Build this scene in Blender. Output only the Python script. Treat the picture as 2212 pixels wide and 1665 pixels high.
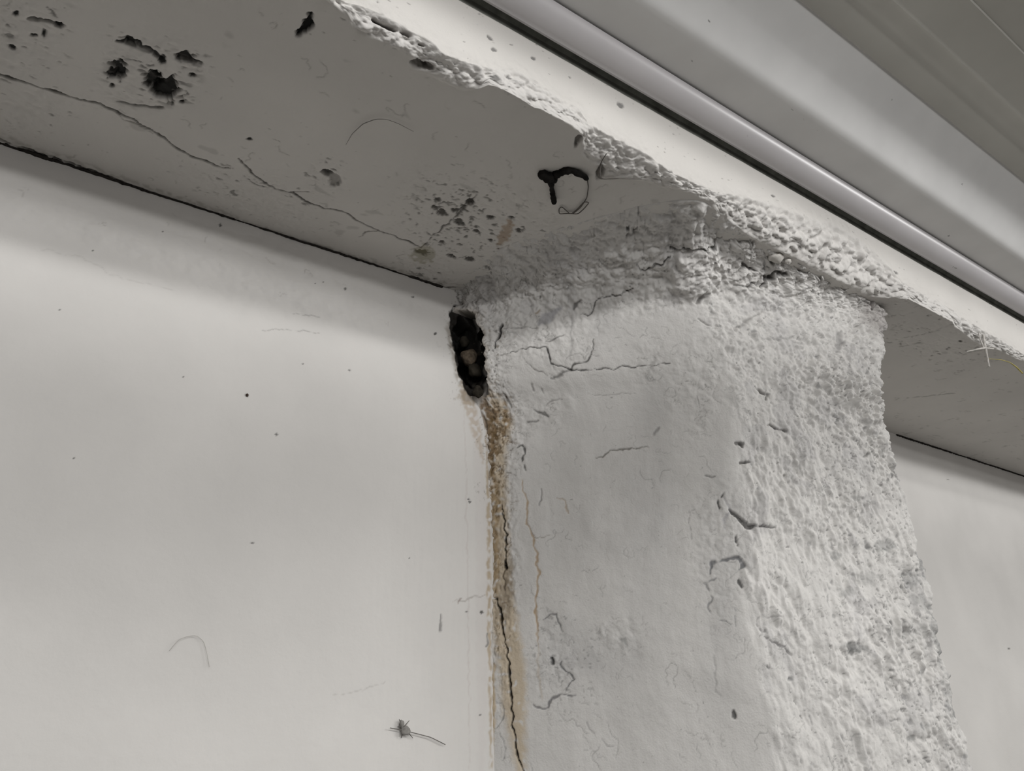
import bpy, math, random
import numpy as np

for o in list(bpy.data.objects):
    bpy.data.objects.remove(o)
scene = bpy.context.scene
COL = scene.collection

# ------------------------------------------------------------------ camera
CAMZ = 1.75                                   # eye height above the floor
PP = np.array([1106.0, 832.5])                # picture centre
V1 = np.array([3540.0, 1460.0])               # vanishing point along the wall
V2 = np.array([1015.0, -3037.0])              # vanishing point of the verticals
FPX = float(np.sqrt(-(V1 - PP) @ (V2 - PP)))
ax = np.array([*(V1 - PP), FPX]); ax /= np.linalg.norm(ax)
az = np.array([*(V2 - PP), FPX]); az /= np.linalg.norm(az)
ay = np.cross(az, ax)
ROT = np.array([ax, ay, az])                  # world = ROT @ camera(x right, y down, z forward)
cam_data = bpy.data.cameras.new('camera')
cam_data.sensor_fit = 'HORIZONTAL'
cam_data.sensor_width = 36.0
cam_data.lens = FPX / 2212.0 * 36.0
cam_data.clip_start = 0.01
cam = bpy.data.objects.new('camera', cam_data)
COL.objects.link(cam)
from mathutils import Matrix, Vector
M = Matrix.Identity(4)
for i in range(3):
    M[i][0] = ROT[i, 0]; M[i][1] = -ROT[i, 1]; M[i][2] = -ROT[i, 2]
M[2][3] = CAMZ
cam.matrix_world = M
scene.camera = cam

# ------------------------------------------------------------------ light
scene.view_settings.view_transform = 'Standard'
scene.view_settings.look = 'None'
scene.view_settings.gamma = 1.0
scene.view_settings.use_curve_mapping = False
scene.view_settings.exposure = -0.04
world = bpy.data.worlds.new('room_air')
scene.world = world
world.use_nodes = True
bg = world.node_tree.nodes['Background']
bg.inputs[0].default_value = (1.0, 0.975, 0.955, 1)
bg.inputs[1].default_value = 0.030


def area_light(name, loc, target, length, width, watts, colour):
    d = bpy.data.lights.new(name, 'AREA')
    d.shape = 'RECTANGLE'; d.size = length; d.size_y = width
    d.energy = watts; d.color = colour
    o = bpy.data.objects.new(name, d)
    COL.objects.link(o)
    o.location = loc
    o.rotation_euler = (Vector(target) - Vector(loc)).to_track_quat('-Z', 'Y').to_euler()
    return o


area_light('area_light', (-0.5, -1.5, 2.41), (0.5, 0.7, 2.1), 1.6, 0.05, 13, (1.0, 0.995, 0.985))
area_light('area_light', (0.0, -1.2, 2.76), (0.4, 0.7, 1.9), 1.6, 0.09, 17, (1.0, 0.995, 0.985))
area_light('area_light', (2.7, -1.7, 2.62), (1.3, 0.7, 1.9), 1.6, 0.14, 37, (1.0, 0.995, 0.985))
area_light('area_light', (0.6, -3.2, 1.95), (0.6, 0.7, 1.9), 1.6, 0.12, 17, (1.0, 0.98, 0.97))  # added low fill with no known source, lifts the shaded wall top

# ------------------------------------------------------------------ measures (metres)
YW = 0.7405          # wall plane
YB = 0.4140          # beam front
ZS = CAMZ + 0.5      # beam underside
ZT = CAMZ + 0.5775    # beam top at the metal flashing


def ray(px, py):
    return ROT @ np.array([px - PP[0], py - PP[1], FPX])


def on_z(px, py, z=ZS):
    d = ray(px, py); k = (z - CAMZ) / d[2]
    return np.array([d[0] * k, d[1] * k, z])


def on_y(px, py, y=YW):
    d = ray(px, py); k = y / d[1]
    return np.array([d[0] * k, y, d[2] * k + CAMZ])


def project(P):
    q = (P - np.array([0, 0, CAMZ])) @ ROT
    w = np.maximum(q[..., 2], 1e-4)
    return q[..., 0] / w * FPX + PP[0], q[..., 1] / w * FPX + PP[1], q[..., 2]


# ------------------------------------------------------------------ noise
_rng = np.random.RandomState(7)
_perm = np.concatenate([_rng.permutation(256)] * 3).astype(np.int32)
_grad = _rng.normal(size=(256, 3)).astype(np.float32)
_grad /= np.linalg.norm(_grad, axis=1)[:, None]


def perlin(x, y, z=0.0, seed=0):
    x = np.asarray(x, np.float32); y = np.asarray(y, np.float32)
    z = np.broadcast_to(np.asarray(z, np.float32) + np.float32(seed * 17.31), x.shape)
    xi = np.floor(x).astype(np.int32); yi = np.floor(y).astype(np.int32); zi = np.floor(z).astype(np.int32)
    fx = x - xi; fy = y - yi; fz = z - zi
    u = fx * fx * fx * (fx * (fx * 6 - 15) + 10)
    v = fy * fy * fy * (fy * (fy * 6 - 15) + 10)
    w = fz * fz * fz * (fz * (fz * 6 - 15) + 10)
    xi &= 255; yi &= 255; zi &= 255

    def g(a, b, c):
        h = _perm[_perm[_perm[xi + a] + yi + b] + zi + c]
        G = _grad[h]
        return G[..., 0] * (fx - a) + G[..., 1] * (fy - b) + G[..., 2] * (fz - c)
    x00 = g(0, 0, 0); x00 = x00 + u * (g(1, 0, 0) - x00)
    x10 = g(0, 1, 0); x10 = x10 + u * (g(1, 1, 0) - x10)
    x01 = g(0, 0, 1); x01 = x01 + u * (g(1, 0, 1) - x01)
    x11 = g(0, 1, 1); x11 = x11 + u * (g(1, 1, 1) - x11)
    y0 = x00 + v * (x10 - x00); y1 = x01 + v * (x11 - x01)
    return (y0 + w * (y1 - y0)) * 1.5


def fbm(x, y, scale, octaves=4, seed=0, gain=0.5):
    out = 0; a = 1.0; t = 0
    for k in range(octaves):
        out = out + a * perlin(x / scale, y / scale, 0.37 + k * 3.1, seed)
        t += a; a *= gain; scale /= 2.03
    return out / t


def fbm3(P, scale, octaves=4, seed=0, gain=0.5, st=(1, 1, 1)):
    out = 0; a = 1.0; t = 0
    for k in range(octaves):
        out = out + a * perlin(P[..., 0] / (scale * st[0]), P[..., 1] / (scale * st[1]) + k * 3.1, P[..., 2] / (scale * st[2]), seed)
        t += a; a *= gain; scale /= 2.03
    return out / t


def billow3(P, scale, octaves=3, seed=0, st=(1, 1, 1)):
    out = 0; a = 1.0; t = 0
    for k in range(octaves):
        out = out + a * (np.abs(perlin(P[..., 0] / (scale * st[0]), P[..., 1] / (scale * st[1]) + k * 3.1, P[..., 2] / (scale * st[2]), seed)) * 2 - 0.45)
        t += a; a *= 0.55; scale /= 2.07
    return out / t


def ridged(x, y, scale, octaves=3, seed=0):
    out = 0; a = 1.0; t = 0
    for k in range(octaves):
        out = out + a * (1 - np.abs(perlin(x / scale, y / scale, 0.61 + k * 2.3, seed)) * 2)
        t += a; a *= 0.55; scale /= 2.1
    return out / t


def sstep(a, b, x):
    t = np.clip((x - a) / (b - a), 0, 1)
    return t * t * (3 - 2 * t)


def lerp(a, b, t):
    return a + (b - a) * t


def trace(pts, ox, oy, k):
    """points read in an enlarged crop -> picture pixels"""
    return [(ox + p[0] / k, oy + p[1] / k) for p in pts]


# ------------------------------------------------------------------ materials
def plaster_material(name, grain=520.0, bump=0.25, rough=0.85, speck=0.0):
    m = bpy.data.materials.new(name); m.use_nodes = True
    nt = m.node_tree; N = nt.nodes; L = nt.links
    b = N['Principled BSDF']
    b.inputs['Roughness'].default_value = rough
    b.inputs['Specular IOR Level'].default_value = 0.25
    at = N.new('ShaderNodeAttribute'); at.attribute_name = 'tint'
    tc = N.new('ShaderNodeTexCoord')
    n1 = N.new('ShaderNodeTexNoise'); n1.inputs['Scale'].default_value = 9.0; n1.inputs['Detail'].default_value = 6.0
    L.new(tc.outputs['Object'], n1.inputs['Vector'])
    r1 = N.new('ShaderNodeMapRange'); r1.inputs[1].default_value = 0.3; r1.inputs[2].default_value = 0.7
    r1.inputs[3].default_value = 0.95; r1.inputs[4].default_value = 1.04
    L.new(n1.outputs['Fac'], r1.inputs[0])
    mx = N.new('ShaderNodeVectorMath'); mx.operation = 'SCALE'
    L.new(at.outputs['Color'], mx.inputs[0]); L.new(r1.outputs[0], mx.inputs['Scale'])
    L.new(mx.outputs['Vector'], b.inputs['Base Color'])
    n2 = N.new('ShaderNodeTexNoise'); n2.inputs['Scale'].default_value = grain; n2.inputs['Detail'].default_value = 5.0
    L.new(tc.outputs['Object'], n2.inputs['Vector'])
    bp = N.new('ShaderNodeBump'); bp.inputs['Strength'].default_value = bump; bp.inputs['Distance'].default_value = 0.0015
    L.new(n2.outputs['Fac'], bp.inputs['Height'])
    L.new(bp.outputs['Normal'], b.inputs['Normal'])
    return m


def plain_material(name, colour, rough=0.5, metal=0.0, noise=0.06, scale=30.0, spec=0.3, bump=0.0, specks=False):
    m = bpy.data.materials.new(name); m.use_nodes = True
    nt = m.node_tree; N = nt.nodes; L = nt.links
    b = N['Principled BSDF']
    b.inputs['Roughness'].default_value = rough
    b.inputs['Metallic'].default_value = metal
    b.inputs['Specular IOR Level'].default_value = spec
    tc = N.new('ShaderNodeTexCoord')
    n1 = N.new('ShaderNodeTexNoise'); n1.inputs['Scale'].default_value = scale; n1.inputs['Detail'].default_value = 5.0
    L.new(tc.outputs['Object'], n1.inputs['Vector'])
    cr = N.new('ShaderNodeValToRGB')
    cr.color_ramp.elements[0].position = 0.3; cr.color_ramp.elements[1].position = 0.7
    cr.color_ramp.elements[0].color = (*[c * (1 - noise) for c in colour], 1)
    cr.color_ramp.elements[1].color = (*[min(1, c * (1 + noise)) for c in colour], 1)
    L.new(n1.outputs['Fac'], cr.inputs['Fac'])
    if specks:
        vo = N.new('ShaderNodeTexNoise'); vo.inputs['Scale'].default_value = 85.0; vo.inputs['Detail'].default_value = 3.0
        mp = N.new('ShaderNodeMapping'); mp.inputs['Scale'].default_value = (0.5, 1.0, 1.0)
        L.new(tc.outputs['Object'], mp.inputs['Vector']); L.new(mp.outputs['Vector'], vo.inputs['Vector'])
        r2 = N.new('ShaderNodeMapRange'); r2.inputs[1].default_value = 0.745; r2.inputs[2].default_value = 0.78
        r2.inputs[3].default_value = 0.0; r2.inputs[4].default_value = 0.75
        L.new(vo.outputs['Fac'], r2.inputs[0])
        mm = N.new('ShaderNodeMixRGB'); mm.inputs[2].default_value = (0.1, 0.095, 0.085, 1)
        L.new(r2.outputs[0], mm.inputs[0]); L.new(cr.outputs['Color'], mm.inputs[1]); L.new(mm.outputs['Color'], b.inputs['Base Color'])
    else:
        L.new(cr.outputs['Color'], b.inputs['Base Color'])
    if bump:
        bp = N.new('ShaderNodeBump'); bp.inputs['Strength'].default_value = bump; bp.inputs['Distance'].default_value = 0.002
        L.new(n1.outputs['Fac'], bp.inputs['Height']); L.new(bp.outputs['Normal'], b.inputs['Normal'])
    return m


MAT_WALL = plaster_material('painted_wall_plaster', 300, 0.10, 0.6)
MAT_BEAM = plaster_material('beam_plaster', 420, 0.22, 0.85)
MAT_PIL = plaster_material('rough_pilaster_plaster', 520, 0.32, 0.9)
MAT_SHEET = plain_material('painted_sheet_metal', (0.74, 0.735, 0.725), 0.42, 0.0, 0.05, 14, 0.45, 0.0, True)
MAT_SHEET2 = plain_material('painted_roof_sheet', (0.52, 0.51, 0.47), 0.45, 0.0, 0.06, 9, 0.4)
MAT_FLASH = plain_material('painted_flashing', (0.62, 0.60, 0.61), 0.32, 0.0, 0.04, 12, 0.5, 0.0, True)
MAT_GAP = plain_material('gap_shade_grey', (0.17, 0.175, 0.155), 0.8, 0, 0.3, 60)  # dark tone painted for the shadow gap under the flashing
MAT_BLACK = plain_material('black_grime', (0.012, 0.011, 0.010), 0.9, 0, 0.5, 90, 0.1, 0.6)
MAT_WEB = plain_material('dusty_cobweb', (0.13, 0.12, 0.11), 0.9, 0, 0.3, 200, 0.1)
MAT_THREAD = plain_material('grey_thread', (0.24, 0.23, 0.215), 0.9, 0, 0.2, 200, 0.1)
MAT_WEB_PALE = plain_material('pale_cobweb', (0.50, 0.48, 0.45), 0.9, 0, 0.2, 200, 0.1)
MAT_STONE = plain_material('plaster_lump', (0.50, 0.48, 0.45), 0.9, 0, 0.15, 80, 0.2, 0.6)
MAT_RUBBLE = plain_material('dark_rubble', (0.03, 0.026, 0.02), 0.95, 0, 0.5, 110, 0.1, 0.8)
MAT_FLOOR = plain_material('concrete_floor', (0.28, 0.275, 0.265), 0.8, 0, 0.1, 6)
MAT_YELLOW = plain_material('yellow_straw', (0.36, 0.31, 0.10), 0.8, 0, 0.2, 90)
MAT_INSECT = plain_material('brown_insect', (0.035, 0.018, 0.012), 0.6, 0, 0.3, 200)

PAINT = np.array([0.63, 0.615, 0.597])


# ------------------------------------------------------------------ dense surface helper
class Surf:
    """a regular grid of points with its own surface coordinates (u, v) in metres"""

    def __init__(self, P, U, V, N, paint):
        self.P = P; self.U = U.astype(np.float32); self.V = V.astype(np.float32); self.N = N
        self.d = np.zeros(U.shape, np.float32)
        self.c = np.empty(U.shape + (3,), np.float32); self.c[...] = paint
        self.px, self.py, _ = project(P); self.px = self.px.astype(np.float32); self.py = self.py.astype(np.float32)
        self.wu = self.U + 0.0026 * perlin(self.U / 0.011, self.V / 0.011, 0.2, 41) + 0.0011 * perlin(self.U / 0.0042, self.V / 0.0042, 0.2, 42)
        self.wv = self.V + 0.0026 * perlin(self.U / 0.011, self.V / 0.011, 0.7, 43) + 0.0011 * perlin(self.U / 0.0042, self.V / 0.0042, 0.7, 44)
        self.vis = np.ones(U.shape, bool); self.thin = 0.8

    def uv(self, pts):
        out = []
        for (x, y) in pts:
            e = (self.px - x) ** 2 + (self.py - y) ** 2
            e[~self.vis] = 1e12
            k = np.unravel_index(np.argmin(e), e.shape)
            out.append((self.U[k], self.V[k]))
        return np.array(out, np.float32)

    def mpp(self, pts):
        """metres per picture pixel near the first point"""
        x, y = pts[len(pts) // 2]
        e = np.where(self.vis, (self.px - x) ** 2 + (self.py - y) ** 2, 1e12)
        i, j = np.unravel_index(np.argmin(e), e.shape)
        i = min(max(i, 1), self.U.shape[0] - 2); j = min(max(j, 1), self.U.shape[1] - 2)
        a = abs((self.px[i + 1, j] - self.px[i - 1, j]) * (self.py[i, j + 1] - self.py[i, j - 1]) - (self.py[i + 1, j] - self.py[i - 1, j]) * (self.px[i, j + 1] - self.px[i, j - 1]))
        b = abs((self.U[i + 1, j] - self.U[i - 1, j]) * (self.V[i, j + 1] - self.V[i, j - 1]) - (self.V[i + 1, j] - self.V[i - 1, j]) * (self.U[i, j + 1] - self.U[i, j - 1]))
        return math.sqrt(b / max(a, 1e-6))

    def near(self, q, rad):
        lo = q.min(0) - rad; hi = q.max(0) + rad
        m = (self.U > lo[0]) & (self.U < hi[0]) & (self.V > lo[1]) & (self.V < hi[1])
        return np.nonzero(m)

    def dist(self, idx, q, widths):
        """distance to a polyline, minus its local half width"""
        u = self.wu[idx]; v = self.wv[idx]
        best = np.full(u.shape, 1e9, np.float32)
        for k in range(len(q) - 1):
            a = q[k]; b = q[k + 1]; ab = b - a; l2 = float(ab @ ab) + 1e-12
            t = np.clip(((u - a[0]) * ab[0] + (v - a[1]) * ab[1]) / l2, 0, 1)
            dd = np.hypot(u - a[0] - t * ab[0], v - a[1] - t * ab[1]) - lerp(widths[k], widths[k + 1], t)
            best = np.minimum(best, dd)
        return best

    def line(self, pts, width=3.0, depth=0.002, colour=(0.03, 0.028, 0.025), alpha=1.0, soft=1.5, breakup=0.0, seed=3):
        """a crack or streak; width in picture pixels (single number or one per point)"""
        q = self.uv(pts); k = self.mpp(pts)
        w = np.array([width] * len(pts) if np.isscalar(width) else width, np.float32) * 0.5 * k
        w = w.copy()
        if len(w) > 2:
            w[0] *= 0.35; w[-1] *= 0.35
        soft_m = max(soft * k, 0.0007)
        idx = self.near(q, float(w.max()) + soft_m * 2 + 0.004)
        if idx[0].size == 0:
            return
        dd = self.dist(idx, q, w * (self.thin if np.max(width) < 12 else 1.0))
        dd = dd + min(float(w.mean()) * 0.7, 0.0012) * perlin(self.U[idx] / 0.009, self.V[idx] / 0.009, 0.3, seed + 21)
        a = 1 - sstep(-soft_m * 0.5, soft_m, dd)
        if breakup:
            a = a * sstep(-0.25, 0.25, perlin(self.U[idx] / 0.006, self.V[idx] / 0.006, 0.1, seed) + 0.5 - breakup)
        a = a * alpha
        self.c[idx] = lerp(self.c[idx], np.array(colour, np.float32), a[:, None])
        self.d[idx] -= depth * a

    def blob(self, x, y, rx, ry=None, depth=0.0, colour=None, alpha=1.0, ang=0.0, ragged=0.35, soft=0.25, seed=5, nscale=0.008):
        """a ragged patch centred at a pixel; radii in pixels, measured along u and v of the surface"""
        ry = ry or rx
        q = self.uv([(x, y)])[0]; k = self.mpp([(x, y)])
        # turn two pixel-space axes into surface axes
        ca, sa = math.cos(math.radians(ang)), math.sin(math.radians(ang))
        e1 = self.uv([(x - ca * rx, y - sa * rx), (x + ca * rx, y + sa * rx)])
        e2 = self.uv([(x + sa * ry, y - ca * ry), (x - sa * ry, y + ca * ry)])
        A = np.stack([(e1[1] - e1[0]) / 2, (e2[1] - e2[0]) / 2], 1).astype(np.float64)
        if abs(np.linalg.det(A)) < 1e-10:
            A = np.eye(2) * rx * k
        for c_, lim in ((0, rx), (1, ry)):
            ln = np.linalg.norm(A[:, c_]); A[:, c_] *= min(1.0, 0.0009 * lim / (ln + 1e-12))
        Ai = np.linalg.inv(A)
        R = float(np.abs(A).sum(1).max()) * 1.6
        idx = self.near(q[None, :], R)
        if idx[0].size == 0:
            return
        du = self.U[idx] - q[0]; dv = self.V[idx] - q[1]
        r = np.hypot(Ai[0, 0] * du + Ai[0, 1] * dv, Ai[1, 0] * du + Ai[1, 1] * dv)
        r = r + ragged * fbm(self.U[idx], self.V[idx], nscale, 3, seed) * 1.3
        a = (1 - sstep(1 - soft, 1 + soft, r))
        if colour is not None:
            self.c[idx] = lerp(self.c[idx], np.array(colour, np.float32), (a * alpha)[:, None])
        self.d[idx] -= depth * a

    def mask_blob(self, x, y, rx, ry, soft=0.5, ang=0.0):
        """smooth 0..1 region around a pixel position, as a field over the surface"""
        q = self.uv([(x, y)])[0]
        ca, sa = math.cos(math.radians(ang)), math.sin(math.radians(ang))
        e1 = self.uv([(x - ca * rx, y - sa * rx), (x + ca * rx, y + sa * rx)])
        e2 = self.uv([(x + sa * ry, y - ca * ry), (x - sa * ry, y + ca * ry)])
        A = np.stack([(e1[1] - e1[0]) / 2, (e2[1] - e2[0]) / 2], 1).astype(np.float64)
        if abs(np.linalg.det(A)) < 1e-10:
            A = np.eye(2) * rx * 0.0005
        Ai = np.linalg.inv(A)
        du = self.U - q[0]; dv = self.V - q[1]
        r = np.hypot(Ai[0, 0] * du + Ai[0, 1] * dv, Ai[1, 0] * du + Ai[1, 1] * dv)
        r = r + 0.25 * perlin(self.U / 0.02, self.V / 0.02, 0.3, 77)
        return 1 - sstep(1 - soft, 1 + soft, r)

    def squiggles(self, scale, thick, cover, colour, alpha, seed, mask=None, depth=0.0004):
        """short wandering hairline cracks in the paint"""
        n = perlin(self.U / scale, self.V / scale, 0.4, seed) + 0.35 * perlin(self.U / (scale * 0.37), self.V / (scale * 0.37), 0.4, seed + 1)
        g = np.hypot(*np.gradient(n)) + 1e-6
        on = sstep(cover, cover + 0.12, perlin(self.U / (scale * 1.3), self.V / (scale * 1.3), 0.9, seed + 2))
        a = (1 - sstep(0.0, thick, np.abs(n) / g)) * on
        if mask is not None:
            a = a * mask
        self.c = lerp(self.c, np.array(colour, np.float32), (a * alpha)[..., None])
        self.d -= depth * a

    def specks(self, scale, level, colour, alpha, seed, mask=None, stretch=(1, 1), depth=0.0):
        ix = np.nonzero(mask > 0.02) if mask is not None else np.nonzero(np.ones(self.U.shape, bool))
        uu = self.U[ix] / (scale * stretch[0]); vv = self.V[ix] / (scale * stretch[1])
        n = perlin(uu, vv, 0.5, seed) * 0.75 + 0.45 * perlin(uu * 2.3, vv * 2.3, 0.5, seed + 1) + 0.25 * perlin(uu * 0.13, vv * 0.13, 0.5, seed + 2)
        a = sstep(level, level + 0.16, n)
        if mask is not None:
            a = a * mask[ix]
        self.c[ix] = lerp(self.c[ix], np.array(colour, np.float32), (a * alpha)[..., None])
        self.d[ix] -= depth * a

    def build(self, name, mat, parent=None):
        P = self.P + self.N * self.d[..., None]
        r, c = self.U.shape
        me = bpy.data.meshes.new(name)
        ids = np.arange(r * c, dtype=np.int32).reshape(r, c)
        F = np.stack([ids[:-1, :-1], ids[:-1, 1:], ids[1:, 1:], ids[1:, :-1]], -1).reshape(-1, 4)
        # face orientation follows N
        a = P[1:, :-1] - P[:-1, :-1]; b = P[:-1, 1:] - P[:-1, :-1]
        s = np.einsum('ijk,ijk->ij', np.cross(b, a), self.N[:-1, :-1]).sum()
        if s < 0:
            F = F[:, ::-1]
        nf = len(F)
        me.vertices.add(r * c); me.vertices.foreach_set('co', P.astype(np.float32).ravel())
        me.loops.add(nf * 4); me.loops.foreach_set('vertex_index', np.ascontiguousarray(F).ravel())
        me.polygons.add(nf)
        me.polygons.foreach_set('loop_start', np.arange(0, nf * 4, 4, dtype=np.int32))
        me.polygons.foreach_set('use_smooth', np.ones(nf, bool))
        me.update(calc_edges=True)
        at = me.attributes.new('tint', 'FLOAT_COLOR', 'POINT')
        rgba = np.ones((r * c, 4), np.float32); rgba[:, :3] = np.clip(self.c, 0, 1).reshape(-1, 3)
        at.data.foreach_set('color', rgba.ravel())
        me.materials.append(mat)
        o = bpy.data.objects.new(name, me); COL.objects.link(o)
        if parent:
            o.parent = parent
        return o


def grid_normals(P, toward):
    du = np.gradient(P, axis=1); dv = np.gradient(P, axis=0)
    n = np.cross(du, dv); n /= np.linalg.norm(n, axis=2, keepdims=True) + 1e-12
    s = np.sign(np.einsum('ijk,k->ij', n, np.array(toward, float)))
    return n * np.where(np.median(s) < 0, -1.0, 1.0)


def ramp_axis(segments):
    """[(start, end, step), ...] -> one increasing axis"""
    out = []
    for a, b, st in segments:
        n = max(1, int(round((b - a) / st)))
        out.extend(np.linspace(a, b, n, endpoint=False))
    out.append(segments[-1][1])
    return np.array(out)


def tag(o, label=None, cat=None, group=None, kind=None):
    if label: o['label'] = label
    if cat: o['category'] = cat
    if group: o['group'] = group
    if kind: o['kind'] = kind
    return o


def mesh_obj(name, verts, faces, mat, parent=None, smooth=False):
    me = bpy.data.meshes.new(name)
    me.from_pydata([tuple(v) for v in verts], [], faces)
    me.update()
    if smooth:
        me.polygons.foreach_set('use_smooth', [True] * len(me.polygons))
    me.materials.append(mat)
    o = bpy.data.objects.new(name, me); COL.objects.link(o)
    if parent:
        o.parent = parent
    return o


DARK = (0.022, 0.020, 0.018)
GREY = (0.17, 0.165, 0.155)

# joint between wall and pilaster (read from the picture, carried onto the wall plane)
JOINT_PX = [(990, 615), (982, 650), (972, 690), (972, 740), (980, 790), (998, 835), (1030, 870), (1046, 930), (1050, 1000), (1058, 1080), (1062, 1200), (1062, 1400), (1065, 1665)]
joint = np.array([on_y(*p) for p in JOINT_PX])
HOLE_PX = [(1000, 690), (1008, 725), (1012, 765), (1020, 805), (1026, 830)]

# ================================================================== wall
xs = ramp_axis([(-1.2, -0.12, 0.06), (-0.12, 0.56, 0.0014), (0.56, 0.9, 0.01), (0.9, 2.3, 0.009), (2.3, 4.2, 0.08)])
zs = ramp_axis([(0.0, 1.55, 0.05), (1.55, 1.66, 0.004), (1.66, ZS + 0.012, 0.0014)])
Xg, Zg = np.meshgrid(xs, zs)
P = np.stack([Xg, np.full_like(Xg, YW), Zg], -1)
N = np.zeros_like(P); N[..., 1] = -1
W = Surf(P, Xg, Zg, N, PAINT * np.array([1.0, 0.995, 0.985]))
W.d += 0.0012 * fbm(Xg, Zg, 0.16, 2, 1)
patch = np.maximum(W.mask_blob(620, 600, 360, 70, 0.6, 18), W.mask_blob(250, 500, 260, 40, 0.7, 20))
W.d += patch * (0.0024 * fbm(Xg * 0.7, Zg, 0.012, 4, 2) + 0.0012 * ridged(Xg * 0.6, Zg, 0.02, 2, 3))
W.d += 0.00022 * fbm(Xg, Zg, 0.01, 3, 4)
# vertical brush marks beside the pilaster
brush = sstep(0.30, 0.46, Xg) * (1 - sstep(0.62, 0.9, Xg))
W.d += brush * 0.00035 * fbm(Xg, Zg * 0.1, 0.006, 3, 6)
W.line([(1003, 880), (1008, 1100), (1012, 1400), (1014, 1664)], 2.5, -0.0005, (0.52, 0.47, 0.45), 0.5, 1.5)
W.line([(1024, 880), (1040, 1100), (1042, 1400), (1040, 1664)], 26, -0.0006, (0.60, 0.57, 0.55), 0.5, 6)
W.squiggles(0.014, 0.8, 0.42, (0.40, 0.38, 0.36), 0.6, 11, mask=patch * 0.9 + brush * 0.12)
# brown weeping just left of the joint, below the hole
W.line([(996, 800), (1010, 860), (1030, 930), (1044, 1000)], [8, 26, 18, 8], 0.0003, (0.45, 0.37, 0.29), 0.65, 6, 0.35)
W.line([(1052, 900), (1056, 1100), (1058, 1300), (1060, 1660)], [6, 9, 8, 7], 0.0006, (0.40, 0.31, 0.20), 0.8, 4, 0.25)
W.blob(1020, 850, 28, 30, 0.0005, (0.36, 0.29, 0.21), 0.6, ragged=0.7)
for (x, y, r) in [(534, 853, 3.2), (395, 815, 2.2), (655, 785, 2.2), (755, 800, 2), (597, 938, 3), (941, 720, 3.4), (130, 670, 2), (545, 1172, 2.2), (1013, 1078, 3), (1014, 1084, 3), (475, 487, 4), (350, 500, 2), (200, 540, 2), (745, 625, 3), (680, 612, 2), (1008, 1320, 3), (1040, 1322, 4), (1036, 1545, 3), (890, 642, 3), (700, 607, 2), (1775, 1010, 3), (2046, 1036, 3), (2180, 1400, 2), (160, 990, 1.6), (885, 1205, 1.6)]:
    W.blob(x, y, r, r * 0.8, 0.0004, DARK, 0.85, ragged=0.5, nscale=0.003)
W.specks(0.0035, 0.40, (0.16, 0.14, 0.12), 0.7, 205, np.maximum(W.mask_blob(985, 720, 22, 110, 0.6), W.mask_blob(1040, 960, 14, 120, 0.6)), (1, 1.2), 0.0008)
W.line([(953, 1330), (952, 1360)], 5, 0.0006, (0.15, 0.145, 0.14), 0.7, 2)
W.line([(1054, 1372), (1052, 1395)], 5, 0.0006, (0.15, 0.145, 0.14), 0.7, 2)
W.line([(976, 1300), (1000, 1297), (1025, 1288), (1050, 1283)], 2, 0.0003, (0.3, 0.27, 0.25), 0.6, 1.5)
W.line([(990, 1303), (994, 1293)], 3, 0.0004, (0.25, 0.2, 0.18), 0.7, 1.5)
W.line([(560, 715), (600, 711), (650, 714), (690, 719)], 2, 0.0004, (0.3, 0.29, 0.28), 0.6, 1.2)
W.line([(632, 678), (665, 681), (690, 686)], 2, 0.0004, (0.3, 0.29, 0.28), 0.6, 1.2)
W.line([(90, 540), (180, 555), (230, 590), (270, 602), (380, 628)], 2, 0.0006, (0.48, 0.46, 0.44), 0.5, 2)
W.line([(720, 1500), (780, 1492), (830, 1472)], 1.6, 0.0002, (0.42, 0.40, 0.38), 0.6, 1.2)
# shallow raised ridge under the beam, following the old paint line
W.line([(0, 372), (200, 440), (400, 520), (560, 580)], [60, 56, 50, 30], -0.0012, None or tuple(PAINT), 0.0, 22)
idx = (zs > ZS - 0.05)
# the wall side of the broken hole
W.thin = 1.0
W.line(HOLE_PX, [66, 84, 76, 74, 60], 0.0015, (0.20, 0.165, 0.125), 0.6, 8, 0.25)
W.line([(998, 684)] + HOLE_PX + [(1030, 842)], [40, 56, 68, 60, 60, 48, 30], 0.002, (0.012, 0.010, 0.008), 1.0, 3)
W.line(HOLE_PX, [40, 50, 46, 44, 34], 0.030, (0.008, 0.007, 0.006), 1.0, 4)
wall = tag(W.build('wall_back', MAT_WALL), 'smooth off-white painted wall under the grey beam, marked with small specks', None, None, 'structure')
del W

# ================================================================== beam
LOW_PX = [(640, -40), (720, 7), (750, 30), (767, 64), (811, 87), (858, 104), (895, 131), (902, 148), (956, 175), (1003, 195), (1036, 192), (1056, 183), (1100, 195), (1127, 215), (1154, 232), (1191, 242), (1225, 262), (1252, 283), (1260, 303), (1256, 330), (1268, 352), (1292, 360), (1310, 383), (1393, 390), (1433, 402), (1500, 418), (1545, 430), (1974, 634), (2021, 652), (2052, 681), (2062, 704), (2100, 736), (2119, 747), (2150, 753), (2189, 771), (2212, 780), (2300, 822)]
HIGH_PX = [(650, -50), (736, 0), (801, 17), (861, 50), (915, 81), (962, 118), (1036, 141), (1120, 150), (1154, 175), (1252, 235), (1272, 268), (1339, 303), (1393, 330), (1450, 372), (1545, 415), (1623, 428), (1674, 443), (1725, 460), (1752, 468), (1799, 482), (1850, 511), (1889, 542), (1912, 566), (1946, 606), (1990, 632), (2037, 656), (2072, 681), (2115, 708), (2170, 740), (2212, 766), (2300, 815)]
low = np.array([on_z(*p) for p in LOW_PX]); high = np.array([on_y(*p, YB) for p in HIGH_PX])
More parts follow.
